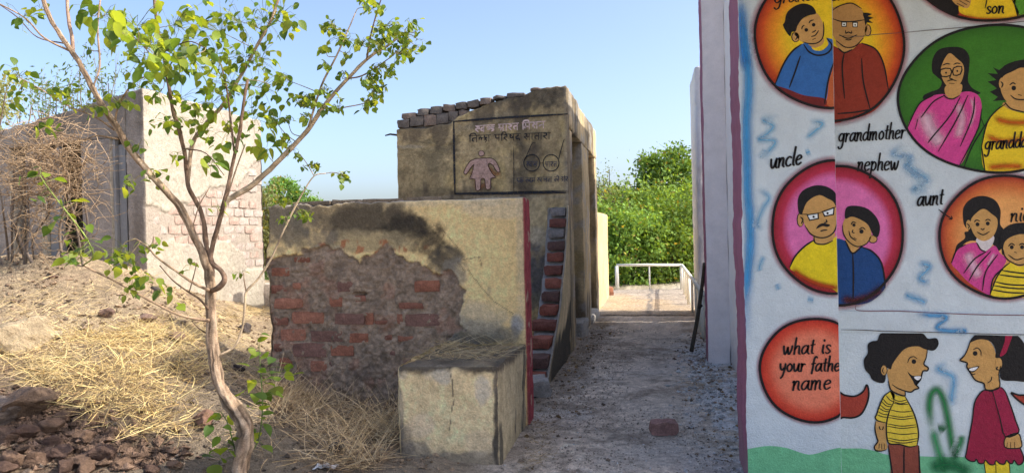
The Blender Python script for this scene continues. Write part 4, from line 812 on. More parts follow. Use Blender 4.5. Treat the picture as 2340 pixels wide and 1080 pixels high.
part('lettering', sb, lambda mb: letters(q2, mb, 'aunt', 1325, 1480, 336, 326, 54, 10, 10)); part('painted_arrow', sb, lambda mb: (lines(q2, mb, [[(1452, 355), (1492, 386), (1530, 410)], [(1512, 412), (1531, 411), (1528, 394)]], 7, 10)))
part('lettering', sb, lambda mb: letters(q2, mb, 'niece', 1872, 2080, 428, 420, 48, 9, 11))

# -- speech bubble and the two children
p3, q3, q4 = Paint(VC, False), Paint(VC, True), Paint(VD, True)
m8 = medal('speech_bubble', p3, (720, 475), 315, 303, CORL)
def bub(mb):
    letters(p3, mb, 'what is', 535, 820, 384, 376, 50, 10, 10); letters(p3, mb, 'your father', 516, 905, 484, 480, 46, 10, 10); letters(p3, mb, 'name', 590, 822, 594, 586, 54, 10, 10)
part('lettering', m8, bub)
def tail(p, pts, name='speech_bubble_tail'):
    def f(mb): p.fill(mb, pts, (.36, .05, .03), 3); p.line(mb, pts, 11, INK, 6, 5, True)
    part(name, sb, f)
tail(q3, [(860, 610), (900, 622), (960, 628), (1008, 602), (1030, 562), (1042, 602), (1034, 662), (1000, 730), (950, 754), (895, 752), (860, 750)]); tail(q3, [(1878, 608), (1930, 622), (2000, 612), (2090, 560), (2110, 620), (2060, 690), (1990, 690), (1930, 660)])
def kid1(mb):
    p, d = q3, q4
    d.fill(mb, [(425, 585), (414, 660), (430, 740), (440, 780), (410, 828), (422, 862), (470, 868), (522, 855), (532, 820), (522, 770), (518, 600)], SKIN, 4); d.line(mb, [(420, 590), (413, 660), (430, 740), (440, 780), (408, 828), (422, 864), (470, 870), (522, 857)], 14, INK, 5)
    d.fill(mb, [(540, 800), (640, 805), (740, 830), (825, 815), (832, 960), (838, 1160), (590, 1160), (560, 960)], (.26, .065, .04), 4, 4); lines(d, mb, [[(690, 830), (688, 960), (690, 1160)], [(540, 820), (560, 960), (590, 1160)], [(828, 820), (834, 960), (840, 1160)]], 15, 6)
    d.fill(mb, [(562, 300), (500, 350), (460, 430), (430, 520), (416, 552), (445, 585), (520, 602), (548, 500), (592, 408), (600, 330)], (.72, .54, .05), 5)
    d.fill(mb, [(555, 300), (620, 340), (695, 350), (722, 390), (768, 480), (802, 570), (820, 650), (826, 740), (812, 818), (740, 828), (640, 802), (560, 802), (530, 760), (520, 620), (545, 500), (592, 405)], (.72, .54, .05), 5)
    for y0, y1, x0, x1, dy in ((415, 425, 590, 730, 8), (480, 490, 560, 770, 14), (530, 535, 545, 780, 16), (550, 555, 540, 788, 16), (610, 620, 525, 802, 18), (632, 640, 525, 808, 18), (690, 700, 525, 815, 16), (745, 750, 530, 822, 22), (768, 772, 535, 820, 24), (370, 382, 570, 722, 22), (395, 405, 580, 728, 20)): d.line(mb, [(x0, y0), ((x0+x1)/2, (y0+y1)/2+dy), (x1, y1)], 9, INK, 6, 5)
    for a in ([(520, 345), (555, 385), (590, 402)], [(490, 375), (530, 420), (580, 432)], [(475, 400), (520, 440), (572, 450)], [(462, 430), (510, 470), (555, 478)], [(450, 460), (500, 490), (550, 495)], [(440, 495), (490, 520), (540, 525)], [(432, 525), (490, 545), (532, 550)]): d.line(mb, a, 9, INK, 6, 5)
    lines(d, mb, [[(562, 300), (500, 350), (460, 430), (430, 520), (416, 552), (440, 582), (520, 603)], [(592, 405), (548, 500), (522, 620), (530, 760), (560, 803), (640, 805), (740, 830), (812, 818)], [(700, 352), (768, 480), (802, 570), (822, 660), (826, 740), (812, 818)]], 14, 7); lines(d, mb, [[(455, 635), (458, 655), (468, 668)], [(492, 635), (490, 655), (480, 668)], [(455, 800), (450, 845)], [(478, 800), (478, 852)], [(500, 800), (502, 850)]], 11, 7)
    p.fill(mb, [(1150, 480), (1180, 440), (1215, 388), (1265, 345), (1330, 336), (1386, 356), (1380, 400), (1366, 440), (1391, 460), (1386, 478), (1360, 482), (1346, 530), (1322, 560), (1336, 580), (1310, 590), (1285, 604), (1256, 602), (1250, 626), (1205, 612), (1168, 585), (1160, 540)], SKIN, 7, 3)
    p.line(mb, [(1386, 356), (1380, 400), (1366, 440), (1391, 460), (1386, 478), (1360, 482), (1346, 530), (1322, 560), (1336, 580), (1310, 590), (1285, 604), (1220, 585), (1180, 560)], 9, INK, 9, 4); lines(p, mb, [[(1256, 602), (1252, 626), (1205, 612), (1170, 588), (1158, 540)]], 9, 9)
    p.fill(mb, [(1092, 300), (1110, 262), (1160, 254), (1220, 247), (1300, 251), (1362, 262), (1390, 290), (1440, 288), (1452, 325), (1424, 360), (1372, 352), (1330, 336), (1262, 346), (1216, 390), (1182, 440), (1172, 470), (1146, 466), (1138, 540), (1104, 550), (1062, 530), (1046, 500), (1020, 470), (1013, 415), (1036, 375), (1036, 325), (1062, 305)], INK, 8, 4)
    p.dot(mb, (1130, 476), 22, INK, 9, 34); p.dot(mb, (1131, 476), 17, SKIN, 10, 29); lines(p, mb, [[(1130, 462), (1122, 478), (1130, 494)]], 6, 11); p.dot(mb, (1307, 425), 14, INK, 9)
    lines(p, mb, [[(1270, 432), (1282, 404), (1306, 396), (1326, 408)]], 6, 9); p.fill(mb, [(1268, 482), (1300, 508), (1350, 508), (1346, 535), (1318, 566), (1300, 536)], INK, 9, 4); p.fill(mb, [(1308, 514), (1349, 512), (1338, 532), (1322, 532)], (.8, .8, .8), 10, 3)
part('painted_boy', sb, kid1)
def kid2(mb):
    p, d = q3, q4
    d.fill(mb, [(1445, 960), (1690, 970), (1700, 1160), (1475, 1160)], (.74, .56, .03), 4, 3, False); lines(d, mb, [[(1560, 990), (1565, 1160)], [(1450, 980), (1475, 1160)], [(1690, 980), (1700, 1160)]], 14, 5)
    DR = [(1450, 292), (1390, 350), (1355, 430), (1340, 560), (1315, 700), (1282, 880), (1274, 930), (1312, 962), (1360, 968), (1375, 945), (1400, 985), (1445, 985), (1462, 955), (1500, 995), (1545, 998), (1562, 960), (1600, 990), (1645, 992), (1662, 955), (1690, 985), (1720, 985), (1735, 955), (1770, 1000), (1812, 985), (1825, 930), (1790, 840), (1720, 700), (1640, 480), (1600, 280), (1530, 305)]
    d.fill(mb, DR, (.27, .012, .045), 5, 3); d.line(mb, DR, 13, INK, 6, 3, True)
    d.fill(mb, [(1655, 740), (1770, 702), (1804, 780), (1802, 832), (1740, 845), (1648, 832)], SKIN, 7); d.line(mb, [(1655, 740), (1770, 702), (1804, 780), (1802, 832), (1740, 845), (1648, 832)], 11, INK, 8, 4, True)
    lines(d, mb, [[(1670, 790), (1665, 835)], [(1702, 785), (1700, 840)], [(1738, 785), (1740, 840)]], 10, 9)
    d.fill(mb, [(1532, 310), (1610, 264), (1652, 310), (1702, 440), (1752, 590), (1778, 692), (1650, 732), (1600, 560)], (.30, .014, .055), 7, 3); d.line(mb, [(1532, 310), (1600, 560), (1650, 732), (1778, 692), (1752, 590), (1702, 440), (1652, 310), (1610, 264)], 13, INK, 8, 3)
    FC = [(1640, 303), (1620, 360), (1600, 395), (1578, 418), (1620, 432), (1618, 455), (1640, 492), (1670, 535), (1718, 553), (1728, 588), (1770, 592), (1812, 572), (1806, 500), (1818, 450), (1816, 405), (1792, 390), (1776, 340), (1742, 300), (1690, 290)]
    p.fill(mb, FC, SKIN, 7, 3); p.line(mb, FC[:14], 9, INK, 9, 3)
    p.fill(mb, [(1635, 312), (1668, 268), (1740, 240), (1830, 238), (1900, 258), (1962, 330), (1985, 430), (1985, 535), (1900, 538), (1822, 530), (1812, 470), (1802, 410), (1785, 400), (1788, 360), (1762, 312), (1722, 296), (1682, 296)], INK, 8, 4)
    p.fill(mb, [(1850, 243), (1890, 252), (1862, 340), (1845, 378), (1812, 392), (1840, 310)], (.33, .012, .05), 9, 4); p.dot(mb, (1806, 436), 20, SKIN, 9, 34); lines(p, mb, [[(1800, 455), (1792, 468), (1806, 474)]], 8, 10); p.dot(mb, (1667, 377), 14, INK, 9)
    lines(p, mb, [[(1655, 355), (1680, 345), (1700, 365), (1702, 390)], [(1765, 512), (1760, 535), (1740, 550)], [(1640, 492), (1655, 500), (1668, 496)]], 6, 9); p.fill(mb, [(1622, 466), (1690, 450), (1680, 470), (1655, 488), (1635, 482)], INK, 9, 3); p.fill(mb, [(1632, 468), (1682, 456), (1668, 474), (1645, 480)], (.8, .8, .8), 10, 3)
part('painted_girl', sb, kid2)
# hairline joints in the plaster
part('plaster_crack', sb, lambda mb: (q1.line(mb, [(1252, 192), (1400, 178), (1560, 165), (1760, 146), (1960, 126), (2300, 90)], 4, (.09, .07, .07), 9), q1.line(mb, [(870, 212), (1000, 214), (1080, 204), (1252, 192)], 4, (.09, .07, .07), 9)))
part('plaster_crack', sb, lambda mb: q3.line(mb, [(965, 95), (985, 126), (1200, 128), (1400, 138), (1700, 150), (2000, 154), (2600, 160)], 5, (.20, .08, .10), 23))
part('plaster_crack', sb, lambda mb: q3.line(mb, [(880, 238), (1000, 240), (1150, 247), (1500, 255), (1700, 262), (2000, 268), (2600, 278)], 5, (.10, .09, .08), 23))

# ================================================================ the worn sign on the toilet block
class Sign(Paint):
    def __init__(s): s.v = VT; s.right = True; s.y = 8.55
    def w(s, pts, coat): return np.array([ony(VT[0]+p[0]/VT[2], VT[1]+p[1]/VT[2], 8.541-.0004*coat) for p in pts])
sg = Sign(); DK = (.03, .033, .04)
def spart(name, fn, parent=tb_): mb_ = MB(); fn(mb_); return mb_.build(name, M_WORN, parent, False)
spart('sign_border', lambda mb: (sg.line(mb, [(35, 150), (700, 100), (1440, 58)], 26, DK, 2), sg.line(mb, [(36, 150), (42, 600), (52, 1050)], 26, DK, 2), sg.line(mb, [(50, 1040), (500, 1036), (1000, 1024), (1420, 1024)], 36, DK, 2), sg.line(mb, [(780, 1015), (1430, 1000)], 14, DK, 2), sg.line(mb, [(776, 460), (778, 740), (778, 1010)], 9, DK, 2)))
def woman(mb):
    pk = (.52, .34, .28)
    B = [(290, 612), (360, 604), (480, 600), (530, 615), (570, 660), (600, 730), (606, 765), (580, 775), (556, 750), (520, 690), (480, 665), (460, 680), (480, 740), (520, 800), (556, 842), (494, 850), (494, 960), (470, 985), (432, 975), (418, 860), (372, 865), (366, 985), (310, 992), (300, 860), (232, 856), (262, 790), (280, 700), (282, 680), (240, 730), (200, 790), (172, 800), (162, 770), (200, 690), (240, 640)]
    sg.soft(mb, [(300, 870), (330, 960), (400, 940), (500, 860)], 120, (.33, .12, .05), 1, .6); sg.soft(mb, [(230, 800), (300, 760)], 80, (.33, .12, .05), 1, .6); sg.soft(mb, [(470, 700), (540, 790), (620, 790)], 90, (.33, .12, .05), 1, .7)
    sg.fill(mb, B, pk, 2, 2); sg.line(mb, B, 9, (.05, .025, .02), 3, 2, True); sg.dot(mb, (378, 542), 40, (.05, .025, .02), 2); sg.dot(mb, (378, 542), 33, pk, 3)
spart('woman_symbol', woman)
def specs(mb):
    for c in ((1000, 660), (1238, 660)):
        sg.line(mb, [(c[0]+98*math.cos(a), c[1]+102*math.sin(a)) for a in np.arange(24)/24*2*math.pi], 12, DK, 2, 2, True)
    lines(sg, mb, [[(1098, 655), (1138, 655)], [(905, 640), (940, 560), (985, 460), (1010, 415), (1045, 410)], [(1328, 640), (1345, 560), (1375, 450), (1395, 380), (1412, 368)]], 10, 2, DK)
spart('spectacles_symbol', specs)
# Devanagari lettering, stroke by stroke on a head line
DV = {'sva': (1.5, [[(.1, .1), (.35, .15), (.3, .4), (.05, .5), (.4, .9)], [(.55, 0), (.55, .45)], [(.4, .45), (.75, .5)], [(1.2, 0), (1.2, 1)], [(1.2, .4), (.9, .4), (.85, .7), (1.2, .75)]]), 'ccha': (1.3, [[(.1, .3), (.6, .3), (.5, .6), (.2, .6)], [(.8, .2), (1.15, .3), (.8, .5), (1.15, .7), (.8, .95)]]),
      'bha': (1.0, [[(.15, 0), (.2, .45), (.05, .5)], [(.2, .5), (.65, .5)], [(.7, 0), (.7, 1)], [(.45, .5), (.35, .95)]]), 'aa': (.4, [[(.15, 0), (.15, 1)]]), 'ra': (.7, [[(.15, .1), (.5, .15), (.45, .4), (.1, .5), (.5, .95)]]), 'ta': (.85, [[(.65, 0), (.65, 1)], [(.65, .4), (.25, .4), (.15, .65), (.35, .9)]]),
      'mi': (1.4, [[(.15, 1), (.15, 0), (.35, -.3), (.85, -.3), (1.05, 0)], [(.5, 0), (.5, .65), (.38, .75), (.4, .6), (1.05, .6)], [(1.05, 0), (1.05, 1)]]), 'sha': (1.0, [[(.2, .05), (.45, .2), (.15, .5), (.5, .9)], [(.75, 0), (.75, 1)], [(.45, .35), (.75, .45)]]), 'na': (.95, [[(.7, 0), (.7, 1)], [(.7, .5), (.2, .5)], [(.2, .5), (.12, .62), (.25, .62)]]),
      'ji': (1.3, [[(.15, 1), (.15, 0), (.35, -.3), (.8, -.3), (1.05, 0)], [(1.05, 0), (1.05, 1)], [(1.05, .4), (.6, .4), (.45, .7), (.7, .9)]]), 'lha': (1.3, [[(.1, .7), (.15, .35), (.4, .35), (.4, .75)], [(.45, .45), (.7, .35)], [(.85, 0), (.85, .35), (1.15, .4), (.85, .65), (1.15, .75), (.95, 1.1)]]), 'pa': (.9, [[(.2, 0), (.25, .5), (.65, .55)], [(.65, 0), (.65, 1)]]), 'ri': (1.1, [[(.15, 1), (.15, 0), (.3, -.3), (.65, -.3), (.75, 0)], [(.5, .1), (.85, .15), (.8, .4), (.45, .5), (.85, .95)]]),
      'ssa': (.9, [[(.2, 0), (.25, .5), (.65, .55)], [(.65, 0), (.65, 1)], [(.25, .1), (.65, .5)]]), 'da': (.75, [[(.4, 0), (.4, .3), (.12, .4), (.2, .75), (.55, .7), (.6, 1)]]), 'sa': (.95, [[(.1, .1), (.35, .15), (.3, .4), (.05, .5), (.4, .95)], [(.7, 0), (.7, 1)], [(.3, .5), (.7, .5)]]), 'ka': (1.05, [[(.5, 0), (.5, 1)], [(.5, .4), (.15, .45), (.2, .75), (.5, .65)], [(.5, .45), (.9, .45), (.85, .8)]]), 'e': (.8, [[(.2, 0), (.2, .5), (.6, .6), (.55, .95)]]), 'ma': (.9, [[(.2, 0), (.2, .65), (.1, .75), (.12, .6), (.7, .6)], [(.7, 0), (.7, 1)]]), 'kii': (1.4, [[(.5, 0), (.5, 1)], [(.5, .4), (.15, .45), (.2, .75), (.5, .65)], [(.5, .45), (.9, .45), (.85, .8)], [(1.15, 1), (1.15, 0), (.9, -.3), (.6, -.1)]]), 'o': (1.2, [[(.1, .1), (.4, .15), (.15, .45), (.45, .6), (.1, .95)], [(.75, 0), (.75, 1)], [(1, 1), (1, 0), (.8, -.3)]])}
def deva(mb, words, x0, x1, y0, y1, h, wd, col, head=True, gap=.5):
    adv = sum(sum(DV[g][0] for g in w_) for w_ in words)+gap*(len(words)-1); sx = (x1-x0)/adv; x = 0
    for w_ in words:
        xs = x
        for g in w_:
            for q in DV[g][1]: sg.line(mb, [(x0+(x+a)*sx, lerp(y0, y1, (x+a)/adv)+b*h) for a, b in q], wd, col, 2, 4)
            x += DV[g][0]
        if head: sg.line(mb, [(x0+xs*sx, lerp(y0, y1, xs/adv)), (x0+x*sx, lerp(y0, y1, x/adv))], wd, col, 2)
        x += gap
PW = (.80, .60, .55)
spart('lettering', lambda mb: deva(mb, [['sva', 'ccha'], ['bha', 'aa', 'ra', 'ta'], ['mi', 'sha', 'na']], 305, 1165, 205, 148, 82, 20, PW))
spart('lettering', lambda mb: deva(mb, [['ji', 'lha', 'aa'], ['pa', 'ri', 'ssa', 'da'], ['sa', 'aa', 'ta', 'aa', 'ra', 'aa']], 225, 1235, 325, 285, 82, 15, DK))
spart('lettering', lambda mb: deva(mb, [['sva', 'ccha']], 935, 1070, 645, 645, 66, 10, (.05, .06, .10)))
spart('lettering', lambda mb: (deva(mb, [['bha', 'aa', 'ra', 'ta']], 1165, 1310, 645, 645, 66, 10, (.05, .06, .10))))
spart('lettering', lambda mb: deva(mb, [['e', 'ka'], ['ka', 'da', 'ma'], ['sva', 'ccha', 'ta', 'aa'], ['kii'], ['o', 'ra']], 812, 1450, 848, 828, 62, 9, (.05, .06, .10)))
# ================================================================ RAILING at the end of the passage
rl = thing('pipe_railing', 'white painted pipe railing around the sunlit landing at the passage end', 'railing', (.5, 17.3, 0))
RC = (.84, .82, .70)
def pipe(name, P, r, par=rl, c=RC, sides=10):
    mb_ = MB(); mb_.tube(P, [r]*len(P), sides, c); return mb_.build(name, M_RAIL, par)
pipe('top_rail', [(-.93, 17.35, .58), (-.2, 17.35, .575), (.54, 17.35, .56)], .032); pipe('top_rail', [(.55, 17.38, .56), (.555, 14, .565), (.56, 9.6, .57)], .032)
for x, r in ((-.92, .045), (-.18, .018), (.545, .045)): pipe('post', [(x, 17.35, -.05), (x, 17.35, .56)], r)
for y, r in ((16.0, .03), (14.9, .03), (13.9, .035), (12.6, .02), (11.4, .02), (10.3, .028), (9.75, .03)): pipe('post', [(.555, y, -.05), (.555, y, .56)], r)
mb = MB(); mb.tube(cr([tuple(onz(1580, 802, .0)+np.array([0, 0, .0])), (.43, 8.6, .38), (.478, 8.32, .80), (.488, 8.1, 1.02)], 5), np.linspace(.024, .018, 16), 8, (.10, .085, .065))
mb.tube([(.44, 8.45, .52), (.47, 8.42, .55)], [.02, .016], 6, (.05, .04, .03))
tag(mb.build('wooden_pole', M_BARK), 'thin dark wooden pole leaning against the white pilaster by the railing', 'pole')

# ================================================================ ROCKS, BRICKS, LITTER
def rock_mesh(seed, cuts=9, sub=3, rough=.05, col=(.2, .14, .1), squash=(1, .85, .7)):
    r_ = np.random.default_rng(seed); t = (1+5**.5)/2
    V = np.array([(-1, t, 0), (1, t, 0), (-1, -t, 0), (1, -t, 0), (0, -1, t), (0, 1, t), (0, -1, -t), (0, 1, -t), (t, 0, -1), (t, 0, 1), (-t, 0, -1), (-t, 0, 1)], float); V /= np.linalg.norm(V[0])
    F = np.array([(0, 11, 5), (0, 5, 1), (0, 1, 7), (0, 7, 10), (0, 10, 11), (1, 5, 9), (5, 11, 4), (11, 10, 2), (10, 7, 6), (7, 1, 8), (3, 9, 4), (3, 4, 2), (3, 2, 6), (3, 6, 8), (3, 8, 9), (4, 9, 5), (2, 4, 11), (6, 2, 10), (8, 6, 7), (9, 8, 1)])
    for _ in range(sub):
        mid = {}; V = list(map(tuple, V)); NF = []
        def gm(a, b):
            k = (min(a, b), max(a, b))
            if k not in mid: q = (np.array(V[a])+np.array(V[b])); q /= np.linalg.norm(q); mid[k] = len(V); V.append(tuple(q))
            return mid[k]
        for a, b, c in F: x, y, z = gm(a, b), gm(b, c), gm(c, a); NF += [(a, x, z), (b, y, x), (c, z, y), (x, y, z)]
        F = np.array(NF); V = np.array(V)
    N = r_.normal(size=(cuts, 3)); N /= np.linalg.norm(N, axis=1, keepdims=True); d = r_.uniform(.5, .92, cuts)
    dt = V@N.T; rad = np.where(dt > .05, d/np.maximum(dt, .05), 9).min(1).clip(.3, 1.05)
    Q = V*rad[:, None]; Q = Q*(1+rough*fbm(Q+seed, 2.2, 4, seed))[:, None]*np.array(squash)
    c = np.array(col)*(1+.25*fbm(Q+seed, 1.5, 3, 2)+.25*fbm(Q+seed, 6, 3, 3))[:, None]
    return mesh('rock', Q, F, c.clip(.015), M_ROCK, False)
RK = {}
def rock(name, P, s, seed, label, cat='rock', group=None, col=(.2, .14, .1), sink=.3, sq=(1, .85, .7), rz=None, cuts=13):
    key = (seed % 6, col, sq, cuts)
    if key not in RK: RK[key] = rock_mesh(seed % 6+1, cuts, 3, .16, col, sq)
    o = link(name, RK[key]); zc = P[2]+s*sq[2]*(1-sink*2)*.9
    mw = Matrix.Translation((P[0], P[1], zc)) @ Matrix.Rotation(rz if rz is not None else seed*1.7, 4, 'Z') @ Matrix.Scale(s, 4)
    o.matrix_world = mw; o.matrix_basis = mw; return tag(o, label, cat, group)
def rpx(u, v): return onground(u, v)
G = 'dark rocks heaped in the lower left'; DKR = (.17, .115, .085)
rock('boulder', rpx(45, 795), .21, 3, 'big rounded tan boulder on the slope at the left edge', col=(.50, .39, .25), sink=.2, sq=(1, .8, .78), cuts=6, rz=.4)
rock('boulder', rpx(70, 955), .185, 1, 'large angular brown rock topping the dark heap', group=G, col=(.22, .15, .105), sink=.05)
rock('boulder', rpx(2, 965), .15, 2, 'grey angular rock cut by the left picture edge', group=G, col=(.24, .19, .16), sink=.1)
rock('white_stone', rpx(115, 772), .10, 4, 'flat whitish stone lying on the gravel slope', 'stone', col=(.70, .60, .48), sq=(1, .7, .35), rz=.3)
rock('red_rock', rpx(462, 968), .085, 5, 'pinkish brown rock beside the tree at the edge of the straw', col=(.34, .20, .14), sink=.15)
rock('red_rock', rpx(495, 955), .045, 2, 'small tan stone touching the pinkish rock by the trunk', 'stone', col=(.40, .26, .18))
rock('black_rock', rpx(545, 850), .06, 0, 'shiny blackish rock lying in the shade behind the trunk', col=(.05, .04, .045), sink=.2)
rock('black_rock', rpx(770, 1030), .055, 4, 'dark grey stone half buried in straw below the screen wall', 'stone', col=(.09, .085, .085), sink=.2)
rock('red_rock', rpx(335, 735), .085, 1, 'reddish stone in the middle of the slope behind the straw', 'stone', col=(.33, .22, .17), sink=.25)
rock('red_rock', rpx(400, 775), .085, 3, 'low brownish rock half buried right of the straw heap', col=(.36, .24, .17), sink=.3)
rock('red_rock', rpx(245, 722), .06, 4, 'brown stone higher up on the gravel slope', 'stone', col=(.31, .20, .15), sink=.25)
rock('red_rock', rpx(355, 670), .06, 0, 'dark stone close to the ruin wall behind the branches', 'stone', col=(.16, .13, .11), sink=.15)
rock('flat_stone', rpx(120, 634), .055, 2, 'flat reddish stone slab near the top of the mound', 'stone', col=(.27, .15, .11), sq=(1, .6, .3))
rock('black_rock', rpx(555, 757), .10, 5, 'dark rock in the shade by the left end of the screen wall', col=(.12, .10, .095), sink=.25)
LR = 'dark brown rock of the rubble heap at lower left'
_sp = [(15, 1010, .085), (60, 1000, .09), (115, 985, .08), (150, 960, .07), (100, 940, .07), (30, 1060, .08), (85, 1065, .085), (140, 1045, .085), (190, 1010, .075), (180, 1065, .07), (235, 1050, .07), (215, 965, .055), (250, 1000, .05), (10, 1090, .07), (280, 1070, .06), (320, 1050, .05), (150, 1088, .06), (60, 920, .06), (165, 920, .05), (345, 1080, .05), (400, 1068, .045), (300, 1010, .04), (120, 1020, .055), (205, 1092, .06)]
for k, (u, v, s) in enumerate(_sp):
    rock('rubble_rock', rpx(u, min(v, 1079)), s*1.02, k, LR, group=G, col=[(.21, .135, .095), (.16, .10, .075), (.26, .165, .11)][k % 3], sink=.18, rz=k*1.3)
_sp = [(30, 690, .03), (95, 700, .025), (170, 775, .03), (205, 800, .02), (235, 790, .022), (275, 760, .03), (300, 750, .02), (190, 745, .02), (20, 655, .03), (150, 730, .022), (300, 795, .025), (345, 795, .02), (250, 820, .022), (420, 740, .03), (460, 790, .03), (440, 735, .02), (520, 770, .03), (570, 800, .03), (430, 870, .03), (500, 835, .035), (470, 850, .028)]
for k, (u, v, s) in enumerate(_sp):
    rock('pebble', rpx(u, v), s, k+3, 'small brownish stone scattered on the sunlit slope', 'stone', 'small stones scattered on the slope', col=[(.33, .23, .16), (.25, .19, .15)][k % 2], sink=.2)
# the single brick on the passage floor
mw = Matrix.Translation(Vector(onz(1516, 975, .045))) @ Matrix.Rotation(.12, 4, 'Z')
fb = link('loose_brick', brick_mesh('loose_brick', .185, .115, .085, 900, (.30, .17, .145), 4, .012)); fb.matrix_world = mw; fb.matrix_basis = mw
tag(fb, 'single worn red brick lying on the gravel of the passage', 'brick')
P = onz(1232, 905, .0); mw = Matrix.Translation((P[0]-.03, P[1]+.1, .06)) @ Matrix.Rotation(.3, 4, 'Z')
fb = link('concrete_lump', brick_mesh('concrete_lump', .2, .3, .16, 901, (.30, .28, .26), 4, .03)); fb.matrix_world = mw; fb.matrix_basis = mw
tag(fb, 'grey concrete lump on the ground at the foot of the broken wing wall', 'rubble')
# crumpled white paper
Pp = rpx(745, 1072); xs = np.linspace(-.5, .5, 9); A, B = np.meshgrid(xs, xs, indexing='ij'); Z = .25*np.abs(fbm(np.stack([A.ravel(), B.ravel(), A.ravel()*0], -1)*1.0, 3, 3, 4)).reshape(A.shape)
V = np.stack([A.ravel()*.13, B.ravel()*.09, Z.ravel()*.12+.012], -1)+Pp; I = np.arange(81).reshape(9, 9)
tag(obj('paper_scrap', V, np.stack([I[:-1, :-1], I[1:, :-1], I[1:, 1:], I[:-1, 1:]], -1).reshape(-1, 4), (.75, .76, .78), M_PAINT, None, False), 'crumpled white paper scrap in the straw at the bottom edge', 'litter')

def roots_blob(r_, L_):
    R_ = []
    for u, v, ru, rv, n in L_:
        c = rpx(u, v); e1 = (rpx(u+ru, v)-rpx(u-ru, v))/2; e2 = (rpx(u, max(v-rv, 600))-rpx(u, min(v+rv, 1079)))/2
        q = r_.normal(0, .5, (n, 2)); x = c[0]+q[:, 0]*e1[0]+q[:, 1]*e2[0]; y = c[1]+q[:, 0]*e1[1]+q[:, 1]*e2[1]; R_.append(np.stack([x, y, ground_h(x, y)], -1))
    R_ = np.concatenate(R_); ok = ~((R_[:, 0] > -2.98)&(R_[:, 0] < -.9)&(R_[:, 1] > 5.28)&(R_[:, 1] < 5.6))&~((R_[:, 0] > -1.62)&(R_[:, 0] < -.9)&(R_[:, 1] > 4.33)&(R_[:, 1] < 5.6)); return R_[ok]
roots_xy = roots_blob
# gravel: thousands of clods nobody could count
def scatter(name, N, region, smin, smax, colf, label, seed):
    r_ = np.random.default_rng(seed); x, y = region(r_, N); z = ground_h(x, y); n = len(x)
    s = smin*(smax/smin)**(r_.random(n)**2.2)
    base = np.array([(1, 0, 0), (-1, 0, 0), (0, 1, 0), (0, -1, 0), (0, 0, 1), (0, 0, -1)], float)
    tri = np.array([(0, 2, 4), (2, 1, 4), (1, 3, 4), (3, 0, 4), (2, 0, 5), (1, 2, 5), (3, 1, 5), (0, 3, 5)])
    V = base[None]*r_.uniform(.55, 1.25, (n, 6, 1)); a = r_.uniform(0, 6.28, n); ca, sa_ = np.cos(a)[:, None], np.sin(a)[:, None]
    X = V[..., 0]*ca-V[..., 1]*sa_; Y = V[..., 0]*sa_+V[..., 1]*ca; V = np.stack([X, Y*.85, V[..., 2]*.65], -1)+r_.normal(0, .18, (n, 6, 3))
    V = V*s[:, None, None]+np.stack([x, y, z+s*.25], -1)[:, None]
    T = (tri[None]+(np.arange(n)*6)[:, None, None]).reshape(-1, 3); c = np.repeat(colf(r_, x, y, n), 6, 0)
    return tag(obj(name, V.reshape(-1, 3), T, c.clip(.02, .85), M_SOIL, None, False), label, 'gravel', kind='stuff')
def reg_left(r_, N):
    u = r_.uniform(-60, 640, N); v = 600+480*r_.random(N)**.8; P = np.array([onz(a, max(b, 590), 0) for a, b in zip(u[:1], v[:1])]); x = r_.uniform(-6.6, -1.2, N); y = r_.uniform(2.9, 9.4, N)
    k = fbm(np.stack([x, y, x*0], -1), 1.2, 3, 77) > -.25; return x[k], y[k]
scatter('slope_gravel', 15000, reg_left, .006, .035, lambda r_, x, y, n: np.array([.34, .25, .17])*r_.uniform(.55, 1.5, (n, 1))*np.array([1, .97, .94])**r_.uniform(0, 2, (n, 1)), 'loose gravel and clods over the sunlit slope', 5)
def reg_rub(r_, N):
    P_ = roots_xy(r_, [(150, 1010, 190, 60, N//2), (60, 960, 90, 60, N//4), (300, 1050, 120, 30, N//4)]); return P_[:, 0], P_[:, 1]
scatter('rubble_gravel', 1600, reg_rub, .012, .05, lambda r_, x, y, n: np.array([.20, .13, .09])*r_.uniform(.5, 1.6, (n, 1)), 'broken brown rubble between the larger rocks at lower left', 7)
def reg_cor(r_, N):
    x = r_.uniform(-.95, .7, N); y = 3.2+7.5*r_.random(N)**1.3; k = fbm(np.stack([x, y, x*0], -1), 1.8, 3, 33)+1.3*np.abs(x-.05)+r_.normal(0, .25, N) > .35; return x[k], y[k]
scatter('passage_gravel', 22000, reg_cor, .003, .011, lambda r_, x, y, n: np.where((r_.random((n, 1)) < .05+.55*(sst(.0, .5, x)*sst(4.0, 5.5, y)*sst(9.5, 8.0, y))[:, None]), np.array([[.7, .7, .7]]), np.array([[.40, .355, .31]])*r_.uniform(.55, 1.45, (n, 1))*np.array([[1.05, 1, .93]])), 'fine grey gravel and lime chips on the passage floor', 6)

